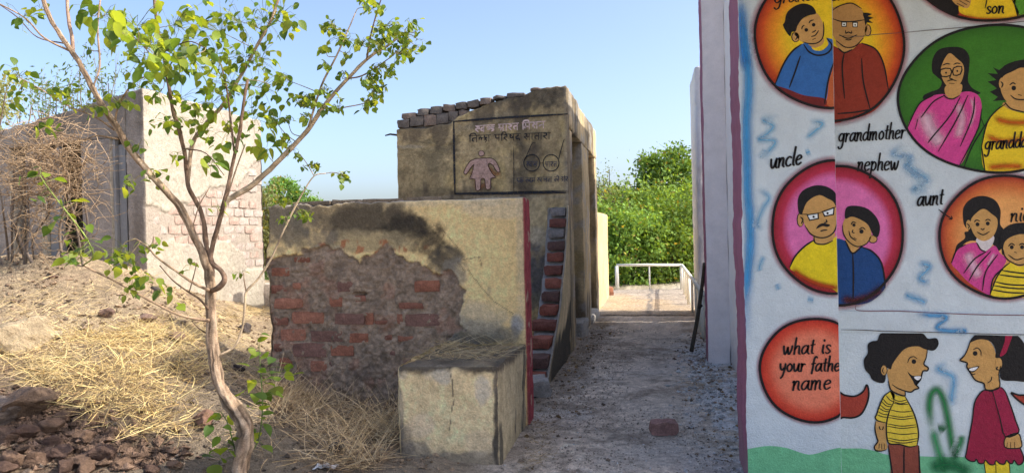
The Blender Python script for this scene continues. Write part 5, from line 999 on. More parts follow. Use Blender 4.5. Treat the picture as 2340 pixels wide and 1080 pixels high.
def reg_lit(r_, N): return np.concatenate([r_.choice([-.8, .45], N//2)+r_.normal(0, .15, N//2), r_.normal(-.85, .1, N//4), r_.normal(.5, .12, N//4)]), np.concatenate([3.3+7*r_.random(N//2), r_.uniform(5.6, 11, N//4), r_.uniform(4.6, 10, N//4)])
scatter('leaf_litter', 800, reg_lit, .008, .028, lambda r_, x, y, n: np.where(r_.random((n, 1)) < .35, np.array([[.30, .20, .10]]), np.array([[.24, .18, .13]]))*r_.uniform(.6, 1.5, (n, 1)), 'dead leaf crumbs and dirt gathered along the passage walls', 8)
scatter('lime_flakes', 900, lambda r_, N: (r_.normal(.42, .12, N).clip(-.2, .62), r_.normal(6.9, .8, N)), .006, .03, lambda r_, x, y, n: np.array([[.75, .75, .74]])*r_.uniform(.6, 1.1, (n, 1)), 'white lime flakes heaped at the foot of the white pilaster', 9)
scatter('shade_rubble', 2200, lambda r_, N: (r_.uniform(-3.3, -1.7, N), r_.uniform(3.4, 6.2, N)), .006, .03, lambda r_, x, y, n: np.array([.24, .19, .15])*r_.uniform(.5, 1.5, (n, 1)), 'crumbled stones on the shaded ground around the trunk', 10)
# ================================================================ DRY STRAW
def straw(name, roots, L, wd, lean, col, label, seed, droop=1., thing_kind='stuff', cat='dry grass', az=None):
    r_ = np.random.default_rng(seed); n = len(roots); K = 6
    az = r_.uniform(0, 6.283, n) if az is None else az; d = np.stack([np.cos(az), np.sin(az)], -1); le = r_.uniform(lean[0], lean[1], n); ln = r_.uniform(L[0], L[1], n)
    t = np.linspace(0, 1, K)[None]; hz = np.sin(le)[:, None]*t+droop*.35*t*t*r_.random((n, 1)); vt = np.cos(le)[:, None]*t-droop*.45*t*t*r_.random((n, 1))
    kx = r_.normal(0, .22, (n, 1))*t*t; P = np.zeros((n, K, 3)); P[..., 0] = roots[:, :1]+ln[:, None]*(hz*d[:, :1]+kx*-d[:, 1:]); P[..., 1] = roots[:, 1:2]+ln[:, None]*(hz*d[:, 1:]+kx*d[:, :1])
    P[..., 2] = roots[:, 2:]+ln[:, None]*vt
    g = ground_h(P[..., 0].ravel(), P[..., 1].ravel(), False).reshape(n, K)+.012+.04*r_.random((n, 1)); P[..., 2] = np.maximum(P[..., 2], np.minimum(g, roots[:, 2:]+.3))
    sd_ = r_.normal(size=(n, 1, 3)); sd_ /= np.linalg.norm(sd_, axis=2, keepdims=True); w_ = (wd*r_.uniform(.6, 1.4, (n, 1))*(1-.75*t))[..., None]
    V = np.stack([P-sd_*w_/2, P+sd_*w_/2], 2).reshape(n, K*2, 3); i = np.arange(K-1)*2; q = np.stack([i, i+1, i+3, i+2], -1)
    Q = (q[None]+(np.arange(n)*K*2)[:, None, None]).reshape(-1, 4); c = np.repeat(np.asarray(col)*r_.uniform(.6, 1.25, (n, 1))*np.array([1, .97, .9])**r_.uniform(-1, 1.5, (n, 1)), K*2, 0)
    return tag(obj(name, V.reshape(-1, 3), Q, c.clip(.03, .85), M_STRAW), label, cat, kind=thing_kind)
r0 = np.random.default_rng(3); SC = (.66, .50, .22)
def heap(R_, hh, r_): R_ = R_.copy(); R_[:, 2] += hh*r_.random(len(R_))**1.5; return R_
def roots_poly(r_, box, poly, N, patch=1.0, thr=-.25):
    # even scatter over a patch of ground, thinned by noise
    x = r_.uniform(box[0], box[1], N); y = r_.uniform(box[2], box[3], N); P_ = np.stack([x, y, ground_h(x, y)], -1); u, v = topix(P_)
    d_ = polydist(u, v, poly); k = (d_+28*fbm(P_, 2.2, 3, 91) < 0)&(fbm(P_*np.array([1, 1, 0]), 3.2*patch, 3, 92)+r_.normal(0, .35, N) > thr); return P_[k]
HPOLY = [(-40, 800), (120, 775), (330, 765), (480, 790), (470, 930), (430, 1010), (300, 1025), (200, 965), (90, 885), (-40, 870)]
WPOLY = [(590, 905), (650, 880), (760, 895), (905, 880), (908, 1080), (560, 1085), (590, 1000)]
HB, WB = (-5.0, -2.4, 3.5, 6.2), (-3.0, -1.62, 3.5, 5.28)
straw('straw_heap', heap(roots_poly(r0, HB, HPOLY, 16000), .05, r0), (.05, .26), .0040, (.75, 1.66), (.80, .60, .27), 'heap of pale yellow straw in the sun left of the tree', 11, .15)
straw('straw_tips', roots_poly(r0, HB, HPOLY, 3200, 1.5, .1), (.08, .26), .0036, (.15, 1.2), (.80, .60, .28), 'upright straw tips poking out of the straw heap', 19, .5)
straw('painted_straw_shade', roots_poly(r0, HB, HPOLY, 6000), (.06, .22), .005, (.9, 1.6), (.42, .28, .13), 'darker stalks coloured to stand for the shade deep inside the straw heap', 17, .2)  # darker stalks paint the shaded gaps between the pale straws
straw('slope_grass', roots_blob(r0, [(120, 820, 120, 40, 500), (250, 740, 200, 50, 350), (100, 690, 120, 50, 120), (400, 660, 80, 30, 300), (450, 760, 110, 40, 900), (560, 730, 80, 25, 400), (350, 760, 120, 40, 260), (60, 720, 120, 60, 160), (250, 660, 180, 40, 300), (480, 720, 130, 20, 350), (600, 715, 50, 15, 300), (520, 830, 120, 50, 600), (100, 880, 80, 30, 160)]), (.04, .18), .004, (.8, 1.65), (.70, .54, .28), 'sparse dry grass tufts across the sunlit slope', 12, .3)
straw('wall_grass', heap(roots_poly(r0, WB, WPOLY, 9000), .10, r0), (.06, .32), .0040, (.45, 1.66), (.66, .49, .28), 'tangled dry grass below the peeling screen wall', 13, .25)
straw('brown_wall_grass', roots_poly(r0, WB, WPOLY, 4000), (.08, .28), .0046, (.8, 1.6), (.28, .19, .11), 'older brown grass under the tangle at the screen wall', 18, .2)
SPOLY = [(430, 830), (600, 795), (625, 900), (600, 1085), (390, 1085), (450, 1000), (470, 900)]
straw('shade_grass', roots_poly(r0, (-3.4, -1.9, 3.4, 6.4), SPOLY, 3600, 1., -.1), (.05, .22), .0038, (.7, 1.65), (.50, .385, .23), 'thin grey-brown grass lying in the shade around the trunk', 20, .2)
straw('tall_wall_grass', roots_blob(r0, [(820, 900, 60, 25, 170), (880, 890, 25, 30, 90), (720, 900, 60, 25, 70)]), (.4, .75), .0045, (.05, .6), (.60, .42, .22), 'tall dry grass stems standing against the screen wall', 14, .5)
straw('passage_grass', roots_blob(r0, [(1240, 1000, 25, 50, 90), (1230, 1060, 25, 30, 60), (1380, 745, 14, 12, 160), (1310, 830, 20, 20, 60), (1600, 880, 40, 20, 80)]), (.05, .17), .003, (.6, 1.4), (.42, .31, .17), 'wisps of dry grass along the passage edges', 15)
bt = np.stack([r0.uniform(-1.55, -1.0, 420), r0.uniform(4.55, 5.25, 420), np.full(420, .60)], -1); straw('block_straw', bt, (.08, .24), .0035, (1.1, 1.5), (.47, .36, .20), 'dry straw lying on top of the plaster block', 16, .2)
# ================================================================ PLANTS
def leaf_shape(broad=.72, fold=.18, droop=.2):
    """ovate leaf with a folded midrib and pointed tip, unit length, base at the origin"""
    o = [(0, 0), (.10, .22), (.30, .36), (.52, .36), (.74, .24), (.90, .09), (1.02, 0)]
    V = [(x, 0, -droop*x*x) for x, y in o]+[(x, y*broad*1.35, fold*y-droop*x*x) for x, y in o[1:-1]]+[(x, -y*broad*1.35, fold*y-droop*x*x) for x, y in o[1:-1]]
    T = []; n = 7
    for s, b in ((1, 7), (-1, 12)):
        L = [0]+[b+i for i in range(5)]+[6]
        for i in range(6):
            q = [i, i+1, L[i+1], L[i]]; q = q if s > 0 else q[::-1]
            t1, t2 = [q[0], q[1], q[2]], [q[0], q[2], q[3]]
            for t in (t1, t2):
                if len(set(t)) == 3: T.append(t)
    return np.array(V, float), np.array(T)
LV, LT = leaf_shape()
LG = np.array([(.19, .30, .045), (.26, .36, .05), (.13, .23, .04), (.28, .36, .055), (.09, .17, .035)])
LMESH = [mesh('leaf', *leaf_shape(b, f, d), LG[i % 5], M_LEAF) for i, (b, f, d) in enumerate([(.72, .2, .2), (.8, .1, .35), (.62, .35, .1), (.75, .15, .5), (.68, .28, .25)])]
def leaf_frame(r_, hang=.6):
    """random orientation: tip outward and hanging"""
    a = r_.uniform(0, 6.283); d = np.array([math.cos(a), math.sin(a), -hang+r_.normal(0, .45)]); d /= np.linalg.norm(d)
    up = np.array([r_.normal(0, .5), r_.normal(0, .5), 1.]); s = np.cross(up, d); s /= np.linalg.norm(s); n = np.cross(d, s); return np.stack([d, s, n], -1)
def branch_tube(mb, pts, c, sides=8, n=5, seed=0):
    """pts (u, v, depth, width px) traced along a limb"""
    q = cr(np.array(pts, float), n); P = np.array([at(a, b, D) for a, b, D, w_ in q]); R_ = np.array([max(.0016, w_*.43*D/FPX) for a, b, D, w_ in q])
    R_ = R_*(1+.08*fbm(P, 14, 2, seed)); V, F, T = tube(P, R_, sides)
    if sides > 12: ph = np.tile(np.arange(sides)/sides*6.283, len(P)); ar = np.repeat(np.arange(len(P)), sides)*.11; rg = fbm(np.stack([np.cos(ph)*1.6, np.sin(ph)*1.6, ar], -1), 2.2, 3, 7); V[:-2] += (V[:-2]-np.repeat(P, sides, 0))*(.28*rg)[:, None]
    if R_[0] > .008: V[:-2] += (np.stack([fbm(V[:-2], 22, 3, 1+seed), fbm(V[:-2], 22, 3, 2+seed), fbm(V[:-2], 9, 3, 3+seed)], -1)*np.repeat(R_, sides)[:, None]*.28)
    col = np.asarray(c)*(1+.25*fbm(V, 9, 3, 5)+.6*fbm(V*np.array([1, 1, .2]), 70, 3, 6))[:, None]; 
    if sides > 12: col[:-2] = mixc(col[:-2], (.10, .07, .05), sst(-.05, -.5, rg)*.85); col[:-2] = mixc(col[:-2], (.62, .50, .37), sst(.1, .6, rg)*.5)
    mb.add(V, F, T, col.clip(.02, .8)); return P, R_

# ---------------- the twisted young tree in the foreground
tree = thing('young_tree', 'young twisted tree with light green heart-shaped leaves in front of the ruin', 'tree', tuple(at(548, 1110, 4.0)))
BK, BD = (.36, .25, .165), (.20, .13, .09)
limbs = {}
def limb(k, pts, c=BK, name='limb', sides=8):
    mb_ = MB(); limbs[k] = branch_tube(mb_, pts, c, sides, 5, len(limbs)); return mb_.build(name, M_BARK, tree)
limb('T', [(540, 1180, 4.0, 50), (546, 1110, 4.0, 44), (553, 1045, 4.0, 40), (562, 980, 4.0, 40), (548, 945, 4.0, 38), (520, 912, 4.0, 33), (503, 880, 4.0, 29), (492, 830, 4.0, 27), (486, 770, 4.0, 26), (482, 710, 4.0, 27), (481, 668, 4.0, 27), (482, 640, 4.0, 22)], BK, 'trunk', 26)
limb('A', [(484, 668, 4.0, 22), (478, 625, 4.0, 22), (462, 580, 4.0, 21), (442, 535, 3.98, 20), (412, 475, 3.95, 19), (375, 432, 3.92, 18), (335, 387, 3.9, 17), (300, 345, 3.88, 16), (264, 288, 3.85, 16), (236, 245, 3.82, 15), (206, 192, 3.8, 15), (186, 152, 3.78, 14), (163, 116, 3.76, 14), (132, 72, 3.74, 12), (106, 22, 3.72, 11), (88, -40, 3.7, 10)], BK, sides=14)
limb('A2', [(166, 120, 3.76, 10), (164, 85, 3.78, 10), (157, 50, 3.8, 9), (153, 0, 3.82, 9), (155, -50, 3.84, 8)], (.40, .27, .2))
limb('B', [(484, 660, 4.0, 16), (483, 600, 4.04, 15), (472, 562, 4.08, 14), (466, 512, 4.1, 13), (455, 474, 4.1, 12), (432, 432, 4.1, 12), (427, 400, 4.1, 11), (418, 330, 4.08, 11), (395, 250, 4.05, 10), (385, 190, 4.03, 9), (372, 120, 4.0, 9), (358, 50, 4.0, 8), (350, -30, 4.0, 7)], BD)
limb('C', [(484, 664, 3.98, 14), (500, 658, 3.92, 15), (512, 640, 3.9, 14), (506, 620, 3.92, 12), (487, 602, 3.95, 12), (482, 585, 3.95, 12), (490, 545, 3.94, 11), (505, 490, 3.92, 11), (522, 420, 3.9, 10), (535, 360, 3.9, 9), (548, 300, 3.88, 9), (556, 240, 3.86, 8), (566, 182, 3.85, 7)], BD)
limb('D', [(492, 545, 3.98, 10), (512, 470, 4.0, 14), (535, 447, 4.02, 15), (580, 420, 4.05, 15), (640, 362, 4.05, 14), (700, 300, 4.05, 12), (742, 240, 4.04, 11), (800, 175, 4.02, 9), (845, 130, 4.0, 8), (885, 105, 4.0, 6), (925, 75, 4.0, 4)], (.52, .40, .27))
limb('D2', [(838, 138, 4.0, 6), (845, 90, 3.98, 5), (858, 40, 3.96, 4), (872, -5, 3.95, 3)], BD); limb('D3', [(705, 290, 4.04, 6), (735, 195, 4.02, 6), (768, 130, 4.0, 5), (795, 70, 4.0, 4), (812, 30, 4.0, 3)], (.45, .34, .24)); limb('D4', [(795, 180, 4.0, 4), (830, 172, 4.0, 4), (880, 140, 4.0, 3), (905, 120, 4.0, 2)], BD)
limb('D5', [(742, 255, 4.0, 3), (790, 245, 3.98, 3), (832, 236, 3.96, 2.5), (850, 220, 3.95, 2)], BK)
limb('E', [(430, 415, 4.1, 9), (440, 328, 4.14, 11), (470, 285, 4.16, 11), (512, 235, 4.18, 10), (555, 165, 4.2, 9), (590, 100, 4.2, 8), (622, 40, 4.2, 7), (645, -30, 4.2, 6)], (.42, .30, .21))
limb('F', [(535, 345, 3.9, 6), (528, 285, 3.95, 6), (520, 215, 4.0, 5), (506, 148, 4.0, 4)], BD); limb('F2', [(505, 500, 4.0, 4), (535, 400, 4.05, 4), (560, 330, 4.1, 3)], BK)
limb('G', [(478, 732, 3.98, 9), (440, 727, 3.9, 8), (400, 716, 3.84, 7), (350, 690, 3.8, 6), (300, 662, 3.76, 6), (262, 642, 3.74, 5), (222, 622, 3.72, 5), (190, 606, 3.7, 4)], BK); limb('H', [(478, 662, 3.96, 8), (440, 645, 3.9, 7), (400, 617, 3.86, 6), (362, 590, 3.84, 5), (335, 562, 3.82, 4), (310, 545, 3.8, 3)], BK)
limb('I', [(476, 706, 3.98, 6), (455, 682, 3.94, 6), (430, 666, 3.92, 5), (395, 640, 3.9, 4), (365, 606, 3.9, 3)], BD); limb('I2', [(432, 668, 3.92, 3), (440, 640, 3.9, 3), (450, 600, 3.88, 2)], BD)
limb('J', [(500, 812, 4.0, 8), (520, 802, 4.0, 7), (540, 786, 4.02, 6), (555, 742, 4.04, 6), (560, 690, 4.05, 6), (564, 664, 4.06, 6), (592, 634, 4.08, 6), (620, 590, 4.1, 6), (642, 540, 4.1, 5), (668, 485, 4.1, 5), (692, 440, 4.1, 4), (718, 402, 4.1, 3), (745, 396, 4.1, 2.5)], (.50, .38, .25))
limb('J2', [(718, 402, 4.1, 2.5), (700, 372, 4.1, 2), (685, 352, 4.1, 2)], BK); limb('J3', [(745, 396, 4.1, 2), (762, 394, 4.1, 2), (785, 400, 4.1, 1.6)], BK); limb('J4', [(562, 664, 4.06, 4), (558, 640, 4.06, 3), (557, 622, 4.06, 2)], BK)
limb('K', [(264, 288, 3.85, 6), (266, 258, 3.83, 5), (282, 220, 3.8, 5), (315, 182, 3.78, 4), (365, 170, 3.75, 3)], BK); limb('L', [(212, 200, 3.8, 5), (228, 150, 3.8, 5), (223, 60, 3.8, 5), (232, -20, 3.8, 4)], (.46, .33, .25)); limb('L2', [(440, 520, 4, 3), (455, 470, 4, 3), (478, 430, 4.0, 2)], BK)
limb('M', [(272, 318, 3.87, 5), (222, 310, 3.8, 4), (190, 318, 3.76, 4), (125, 300, 3.7, 3), (88, 280, 3.68, 2.5)], BK); limb('M2', [(262, 298, 3.86, 5), (215, 266, 3.8, 4), (150, 240, 3.74, 3), (95, 205, 3.7, 3), (30, 170, 3.66, 2)], BK); limb('N', [(162, 118, 3.77, 6), (100, 86, 3.7, 5), (58, 42, 3.66, 4), (0, 10, 3.62, 4), (-40, -10, 3.6, 3)], BK); limb('N2', [(150, 100, 3.77, 4), (85, 85, 3.8, 3), (40, 40, 3.8, 3), (-10, 5, 3.8, 2)], BD)
limb('Q', [(420, 340, 4.08, 4), (470, 350, 4.0, 3), (512, 400, 3.95, 2)], BD); limb('R', [(385, 185, 4.0, 4), (340, 120, 3.7, 3), (300, 80, 3.5, 3), (262, 60, 3.4, 2.5)], BD); limb('U', [(372, 120, 4.0, 4), (430, 95, 3.7, 3), (470, 110, 3.5, 3)], BD); limb('W', [(474, 762, 4.0, 4), (455, 750, 3.98, 3), (440, 735, 3.97, 2)], BD)
limb('X', [(190, 606, 3.7, 4), (213, 585, 3.62, 4), (196, 542, 3.55, 4), (158, 491, 3.5, 4), (111, 431, 3.46, 3), (92, 402, 3.44, 2)], (.24, .30, .08))
AP = np.concatenate([p for k, (p, r) in limbs.items() if k != 'T'])
z1 = lambda x, y: (560+x/3.857, y/3.857); z2 = lambda x, y: (560+x/4.5, 300+y/4.5)
CL = [(55, 40, 40, 35, 9, 20, 3.66), (45, 170, 40, 28, 14, 21, 3.66), (30, 235, 28, 22, 8, 19, 3.66), (100, 205, 40, 22, 8, 18, 3.7), (155, 212, 60, 25, 18, 18, 3.74), (190, 240, 50, 20, 14, 18, 3.78), (110, 290, 38, 14, 8, 21, 3.68), (200, 25, 25, 25, 8, 28, 3.8), (240, 35, 38, 25, 13, 28, 3.78), (265, 70, 32, 32, 8, 44, 3.35), (290, 85, 25, 25, 4, 48, 3.3), (312, 48, 55, 38, 18, 28, 3.6), (350, 100, 45, 45, 20, 30, 3.6), (398, 88, 55, 55, 26, 26, 3.9), (442, 140, 55, 55, 26, 26, 3.8), (440, 130, 20, 30, 3, 46, 3.3), (372, 150, 55, 45, 16, 30, 3.6), (410, 55, 45, 45, 22, 22, 4.0), (480, 60, 50, 50, 24, 21, 4.1), (530, 40, 60, 45, 26, 20, 4.15), (600, 40, 40, 50, 24, 20, 4.2), (652, 30, 28, 28, 12, 24, 4.2), (668, 62, 20, 16, 5, 26, 4.1),
      (500, 130, 50, 50, 24, 21, 4.05), (560, 128, 50, 48, 28, 20, 4.15), (602, 138, 38, 48, 22, 20, 4.15), (622, 200, 36, 38, 15, 20, 4.1), (540, 200, 55, 40, 26, 20, 4.0), (480, 230, 48, 48, 24, 22, 4.05), (420, 222, 38, 38, 14, 22, 4.0), (358, 215, 22, 26, 7, 22, 3.9), (270, 232, 38, 18, 13, 21, 3.8), (382, 278, 38, 28, 12, 24, 4.0), (450, 280, 46, 38, 20, 21, 4.1), (520, 300, 36, 38, 15, 21, 3.95), (582, 262, 26, 46, 13, 22, 3.9), (622, 272, 36, 36, 12, 25, 4.0), (600, 340, 26, 22, 8, 28, 4.0), (640, 320, 20, 14, 5, 24, 4.05), (482, 372, 28, 26, 8, 30, 3.95), (400, 352, 18, 18, 5, 22, 4.0), (352, 400, 32, 18, 11, 18, 3.88), (290, 420, 16, 22, 6, 22, 3.8), (500, 472, 28, 10, 5, 20, 3.9), (330, 130, 40, 40, 8, 24, 3.7), (200, 110, 20, 30, 4, 18, 3.8), (90, 20, 20, 20, 5, 22, 3.7), (320, 330, 20, 12, 3, 20, 3.85), (345, 180, 30, 20, 8, 20, 3.75)]
for x, y, rx, ry, n in [(740, 220, 90, 60, 20), (690, 430, 50, 30, 7), (700, 570, 40, 40, 7), (860, 340, 80, 60, 22), (870, 640, 50, 40, 8), (1000, 380, 80, 60, 16), (1080, 50, 90, 70, 15), (1200, 80, 60, 50, 10), (1250, 250, 120, 70, 32), (1200, 380, 100, 60, 28), (1400, 330, 90, 80, 26), (1430, 440, 110, 60, 20), (1350, 500, 80, 50, 13), (1200, 600, 90, 70, 17), (1110, 680, 80, 80, 22), (1290, 620, 50, 60, 7), (1130, 800, 90, 60, 17), (1100, 910, 80, 50, 15), (1230, 780, 30, 50, 6), (720, 790, 60, 40, 10), (560, 880, 110, 60, 26), (420, 880, 50, 40, 6), (690, 950, 60, 50, 10), (820, 930, 60, 50, 8), (330, 690, 60, 60, 13), (300, 770, 30, 40, 5), (900, 480, 50, 40, 8), (1460, 200, 60, 40, 8), (1530, 270, 30, 30, 3), (1520, 430, 40, 30, 4), (1560, 370, 30, 20, 2), (540, 1020, 60, 40, 10), (340, 1040, 60, 30, 9)]:
    u, v = z1(x, y); CL.append((u, v, rx/3.857, ry/3.857, int(n*1.15), 16, 4.0))
for x, y, rx, ry, n in [(470, 190, 60, 60, 13), (540, 270, 30, 30, 6), (720, 350, 60, 40, 15), (1000, 460, 80, 60, 20), (600, 370, 20, 20, 2), (400, 700, 60, 60, 12), (600, 850, 90, 50, 22), (390, 910, 60, 40, 11)]:
    u, v = z2(x, y); CL.append((u, v, rx/4.5, ry/4.5, n, 13, 4.1))
CL += [(180, 575, 38, 28, 12, 22, 3.66), (290, 592, 46, 36, 22, 21, 3.76), (332, 640, 38, 22, 15, 21, 3.78), (300, 652, 22, 18, 8, 21, 3.74), (270, 575, 28, 20, 8, 22, 3.76), (372, 662, 18, 14, 5, 25, 3.82), (400, 700, 8, 10, 2, 26, 3.84), (430, 602, 12, 14, 4, 20, 3.88), (345, 560, 28, 14, 9, 20, 3.82), (548, 626, 20, 9, 5, 16, 4.06)]
rt = np.random.default_rng(21); LEAVES = []; tw = MB()
for (u, v, ru, rv, n, px, D) in CL:
    c = at(u, v, D); j = np.argmin(((AP-c)**2).sum(1)); a0 = AP[j]
    hub = c*.75+a0*.25; pts_ = cr([a0, (a0+hub)/2+rt.normal(0, .012, 3), hub], 4); tw.tube(pts_, np.linspace(.0026, .0016, len(pts_)), 4, (.30, .24, .12))
    for i in range(int(n*1.35)):
        q = rt.normal(0, .62, 2).clip(-1.4, 1.4); p = at(u+q[0]*ru, v+q[1]*rv, D+rt.normal(0, .10))
        b = hub+(p-hub)*rt.uniform(.0, .35); m_ = (b+p)/2+np.array([0, 0, .012]); tw.tube([b, m_, p], [.0013, .0011, .0008], 3, (.26, .28, .08))
        LEAVES.append((p, min(px, 36)*D/FPX*rt.uniform(.65, 1.25), leaf_frame(rt, .75)))
for x, y, s in [(200, 510, 26), (250, 505, 28), (292, 535, 30), (150, 525, 26), (112, 530, 28), (225, 550, 26), (200, 630, 24), (190, 660, 24), (320, 655, 26), (380, 655, 28), (420, 650, 26), (320, 735, 26), (290, 765, 30), (255, 790, 32), (475, 780, 26), (440, 765, 22), (370, 830, 24), (365, 725, 22), (432, 990, 30), (540, 905, 26), (520, 870, 26), (410, 930, 26), (380, 950, 28), (350, 970, 30), (440, 910, 26), (470, 870, 24), (215, 470, 18), (395, 980, 26)]:
    u, v = x/2.347, 180+y/2.347; p = at(u, v, 3.5); XP = limbs['X'][0]; b = XP[np.argmin(((XP-p)**2).sum(1))]; tw.tube([b, (b+p)/2, p], [.0014, .0012, .001], 3, (.24, .30, .08)); LEAVES.append((p, s*3.5/FPX*.95, leaf_frame(rt, .25)))
tw.build('twigs', M_BARK, tree)['kind'] = 'stuff'
order = sorted(range(len(LEAVES)), key=lambda i: -LEAVES[i][1]); fm = MB()
def leaf_obj(parent, p, s, R_, k, nm='leaf'):
    mw = Matrix.Identity(4)
    for i in range(3):
        for j in range(3): mw[i][j] = R_[i][j]*s
        mw[i][3] = p[i]
    return link(nm, LMESH[k % 5], parent, mw)
for k, i in enumerate(order):
    p, s, R_ = LEAVES[i]
    if k < 300: leaf_obj(tree, p, s, R_, k)
    else: fm.add((LV*s)@R_.T+p, None, LT, LG[k % 5]*rt.uniform(.75, 1.3))
fm.build('foliage', M_LEAF, tree)['kind'] = 'stuff'

# ---------------- green seedling by the trunk
sl_ = thing('seedling', 'small green leafy sapling growing at the foot of the twisted trunk', 'plant', tuple(rpx(570, 1040)))
def sprig(parent, path, D, leaves, px, c=(.14, .2, .06), wd=4, up=.1):
    mb_ = MB(); P, R_ = branch_tube(mb_, [(u, v, D, wd*(1-.5*i/len(path))) for i, (u, v) in enumerate(path)], c, 6, 5, 3)
    for u, v, s in leaves:
        p = at(u, v, D+rt.normal(0, .06)); b = P[np.argmin(((P-p)**2).sum(1))]; mb_.tube([b, (b+p)/2+np.array([0, 0, .008]), p], [.0014, .0012, .001], 4, (.16, .22, .06))
        leaf_obj(parent, p, s*px*D/FPX, leaf_frame(rt, up), random.randrange(5))
    mb_.build('stem', M_BARK, parent)
zz = lambda L_: [(430+x/3, 720+y/3, s) for x, y, s in L_]
sprig(sl_, [(572, 1035), (588, 1010), (596, 975), (600, 930), (598, 880), (596, 850), (592, 800)], 4.1, zz([(500, 130, 1), (475, 180, 1.1), (410, 225, 1.2), (500, 255, 1.4), (540, 290, 1.5), (585, 290, 1.4), (420, 350, 1.4), (485, 375, 1.3), (570, 400, 1.4), (690, 330, 1.2), (715, 360, 1.4), (670, 385, 1.2), (715, 410, 1.4), (580, 430, 1.4), (410, 465, 1.4), (460, 440, 1.4), (530, 465, 1.5), (345, 550, 1.8), (450, 540, 1.5), (525, 530, 1.5), (650, 535, 1.8), (600, 540, 1.3), (460, 610, 1.5), (500, 650, 1.5), (440, 640, 1.2), (380, 635, 1.5), (485, 700, 1.3), (460, 775, 1.6), (520, 740, 1.6), (495, 800, 1.3), (510, 890, 1.6), (450, 850, 1.1), (620, 450, 1.3), (540, 570, 1.4), (640, 430, 1.1), (510, 680, 1.2)]), 22, up=.0)
sprig(sl_, [(540, 1040), (530, 1000), (520, 965), (505, 940)], 4.0, zz([(265, 690, 1.4), (205, 680, 1.3), (160, 750, 1.5), (215, 715, 1.2), (300, 780, 1.3), (215, 830, 1.3), (270, 870, 1.4), (225, 910, 1.8), (280, 920, 1.6), (95, 970, 1.5), (145, 950, 1.1), (160, 1025, 2.0), (240, 1010, 1.5), (300, 845, 1.2)]), 22, up=.2)

# ---------------- bare twiggy weed in the straw, thorny thicket by the ruin
def twigs(name, base, label, cat, h, n, spread, c, seed, wd=.004, lev=2, mat=M_BARK, up=1.0, group=None, stems=1):
    r_ = np.random.default_rng(seed); root = thing(name, label, cat, tuple(base), group); st = MB(); tg = MB(); tips = []
    def grow(p, d, L, r, lv, mb_):
        k = 7; P = [np.array(p)]; 
        for i in range(k): d = d+r_.normal(0, .22, 3)*spread+np.array([0, 0, .04*up]); d = d/np.linalg.norm(d); P.append(P[-1]+d*L/k)
        mb_.tube(P, np.linspace(r, r*.45, k+1), 5 if lv == 0 else 3, np.asarray(c)*r_.uniform(.7, 1.3)); 
        if lv < lev:
            for q in range(n if lv == 0 else max(2, n//2)):
                i = r_.integers(2, k+1); a = r_.normal(0, 1, 3); a /= np.linalg.norm(a); grow(P[i], d*.7+a*spread, L*r_.uniform(.4, .75), r*.5, lv+1, tg)
        else: tips.append(P[-1])
    for s in range(stems): grow(np.array(base)+np.array([r_.normal(0, .06), r_.normal(0, .06), -.03])*(stems > 1), np.array([r_.normal(0, .3), r_.normal(0, .3), 1.]), h*r_.uniform(.8, 1.2), wd, 0, st)
    st.build('stem', mat, root); 
    if tg.V: o = tg.build('twigs', mat, root); o['kind'] = 'stuff'
    return root, tips
twigs('dry_weed', rpx(228, 985), 'bare branching dry weed standing in the straw heap', 'plant', .30, 7, .5, (.40, .29, .15), 4, .005, 2)
twigs('dry_weed', rpx(875, 905), 'bare dry weed standing against the screen wall beside the block', 'plant', .32, 6, .35, (.35, .24, .13), 9, .003, 1)
th = thing('thorn_thicket', 'leafless brown thorn thicket covering the left part of the ruin front', 'shrub', tuple(rpx(90, 603)))
r_ = np.random.default_rng(8); st, tg = MB(), MB()
for k in range(12):
    u0 = r_.uniform(15, 205); p = at(u0, 606, 6.5+r_.uniform(-.1, .25)); p[2] -= .1; tu, tv = np.clip(u0+r_.normal(0, 60), 0, 220), r_.uniform(290, 430); q = at(tu, tv, 6.45+r_.normal(0, .15))
    P = cr([p, p*.6+q*.4+r_.normal(0, .05, 3), p*.25+q*.75+r_.normal(0, .06, 3), q], 5); st.tube(P, np.linspace(r_.uniform(.008, .018), .005, len(P)), 5, np.array((.20, .16, .13))*r_.uniform(.7, 1.3))
for k in range(760):
    u = r_.normal(105, 62); v = r_.normal(375, 55) if k < 620 else r_.normal(480, 60)
    if u > 245 or u < -40 or v < 262+max(0, (110-u))*.12 or v > 600: continue
    p = at(u, v, 6.42+r_.normal(0, .14)); d = r_.normal(0, 1, 3); d[2] = d[2]*.5-.1; d /= np.linalg.norm(d); L = r_.uniform(.15, .5); P = [p]
    for i in range(6): d = d+r_.normal(0, .28, 3); d /= np.linalg.norm(d); P.append(P[-1]+d*L/6)
    tg.tube(P, np.linspace(.0034, .0014, 7), 3, np.array((.44, .31, .19))*r_.uniform(.55, 1.35))
st.build('stems', M_BARK, th)['kind'] = 'stuff'; tg.build('twigs', M_BARK, th)['kind'] = 'stuff'
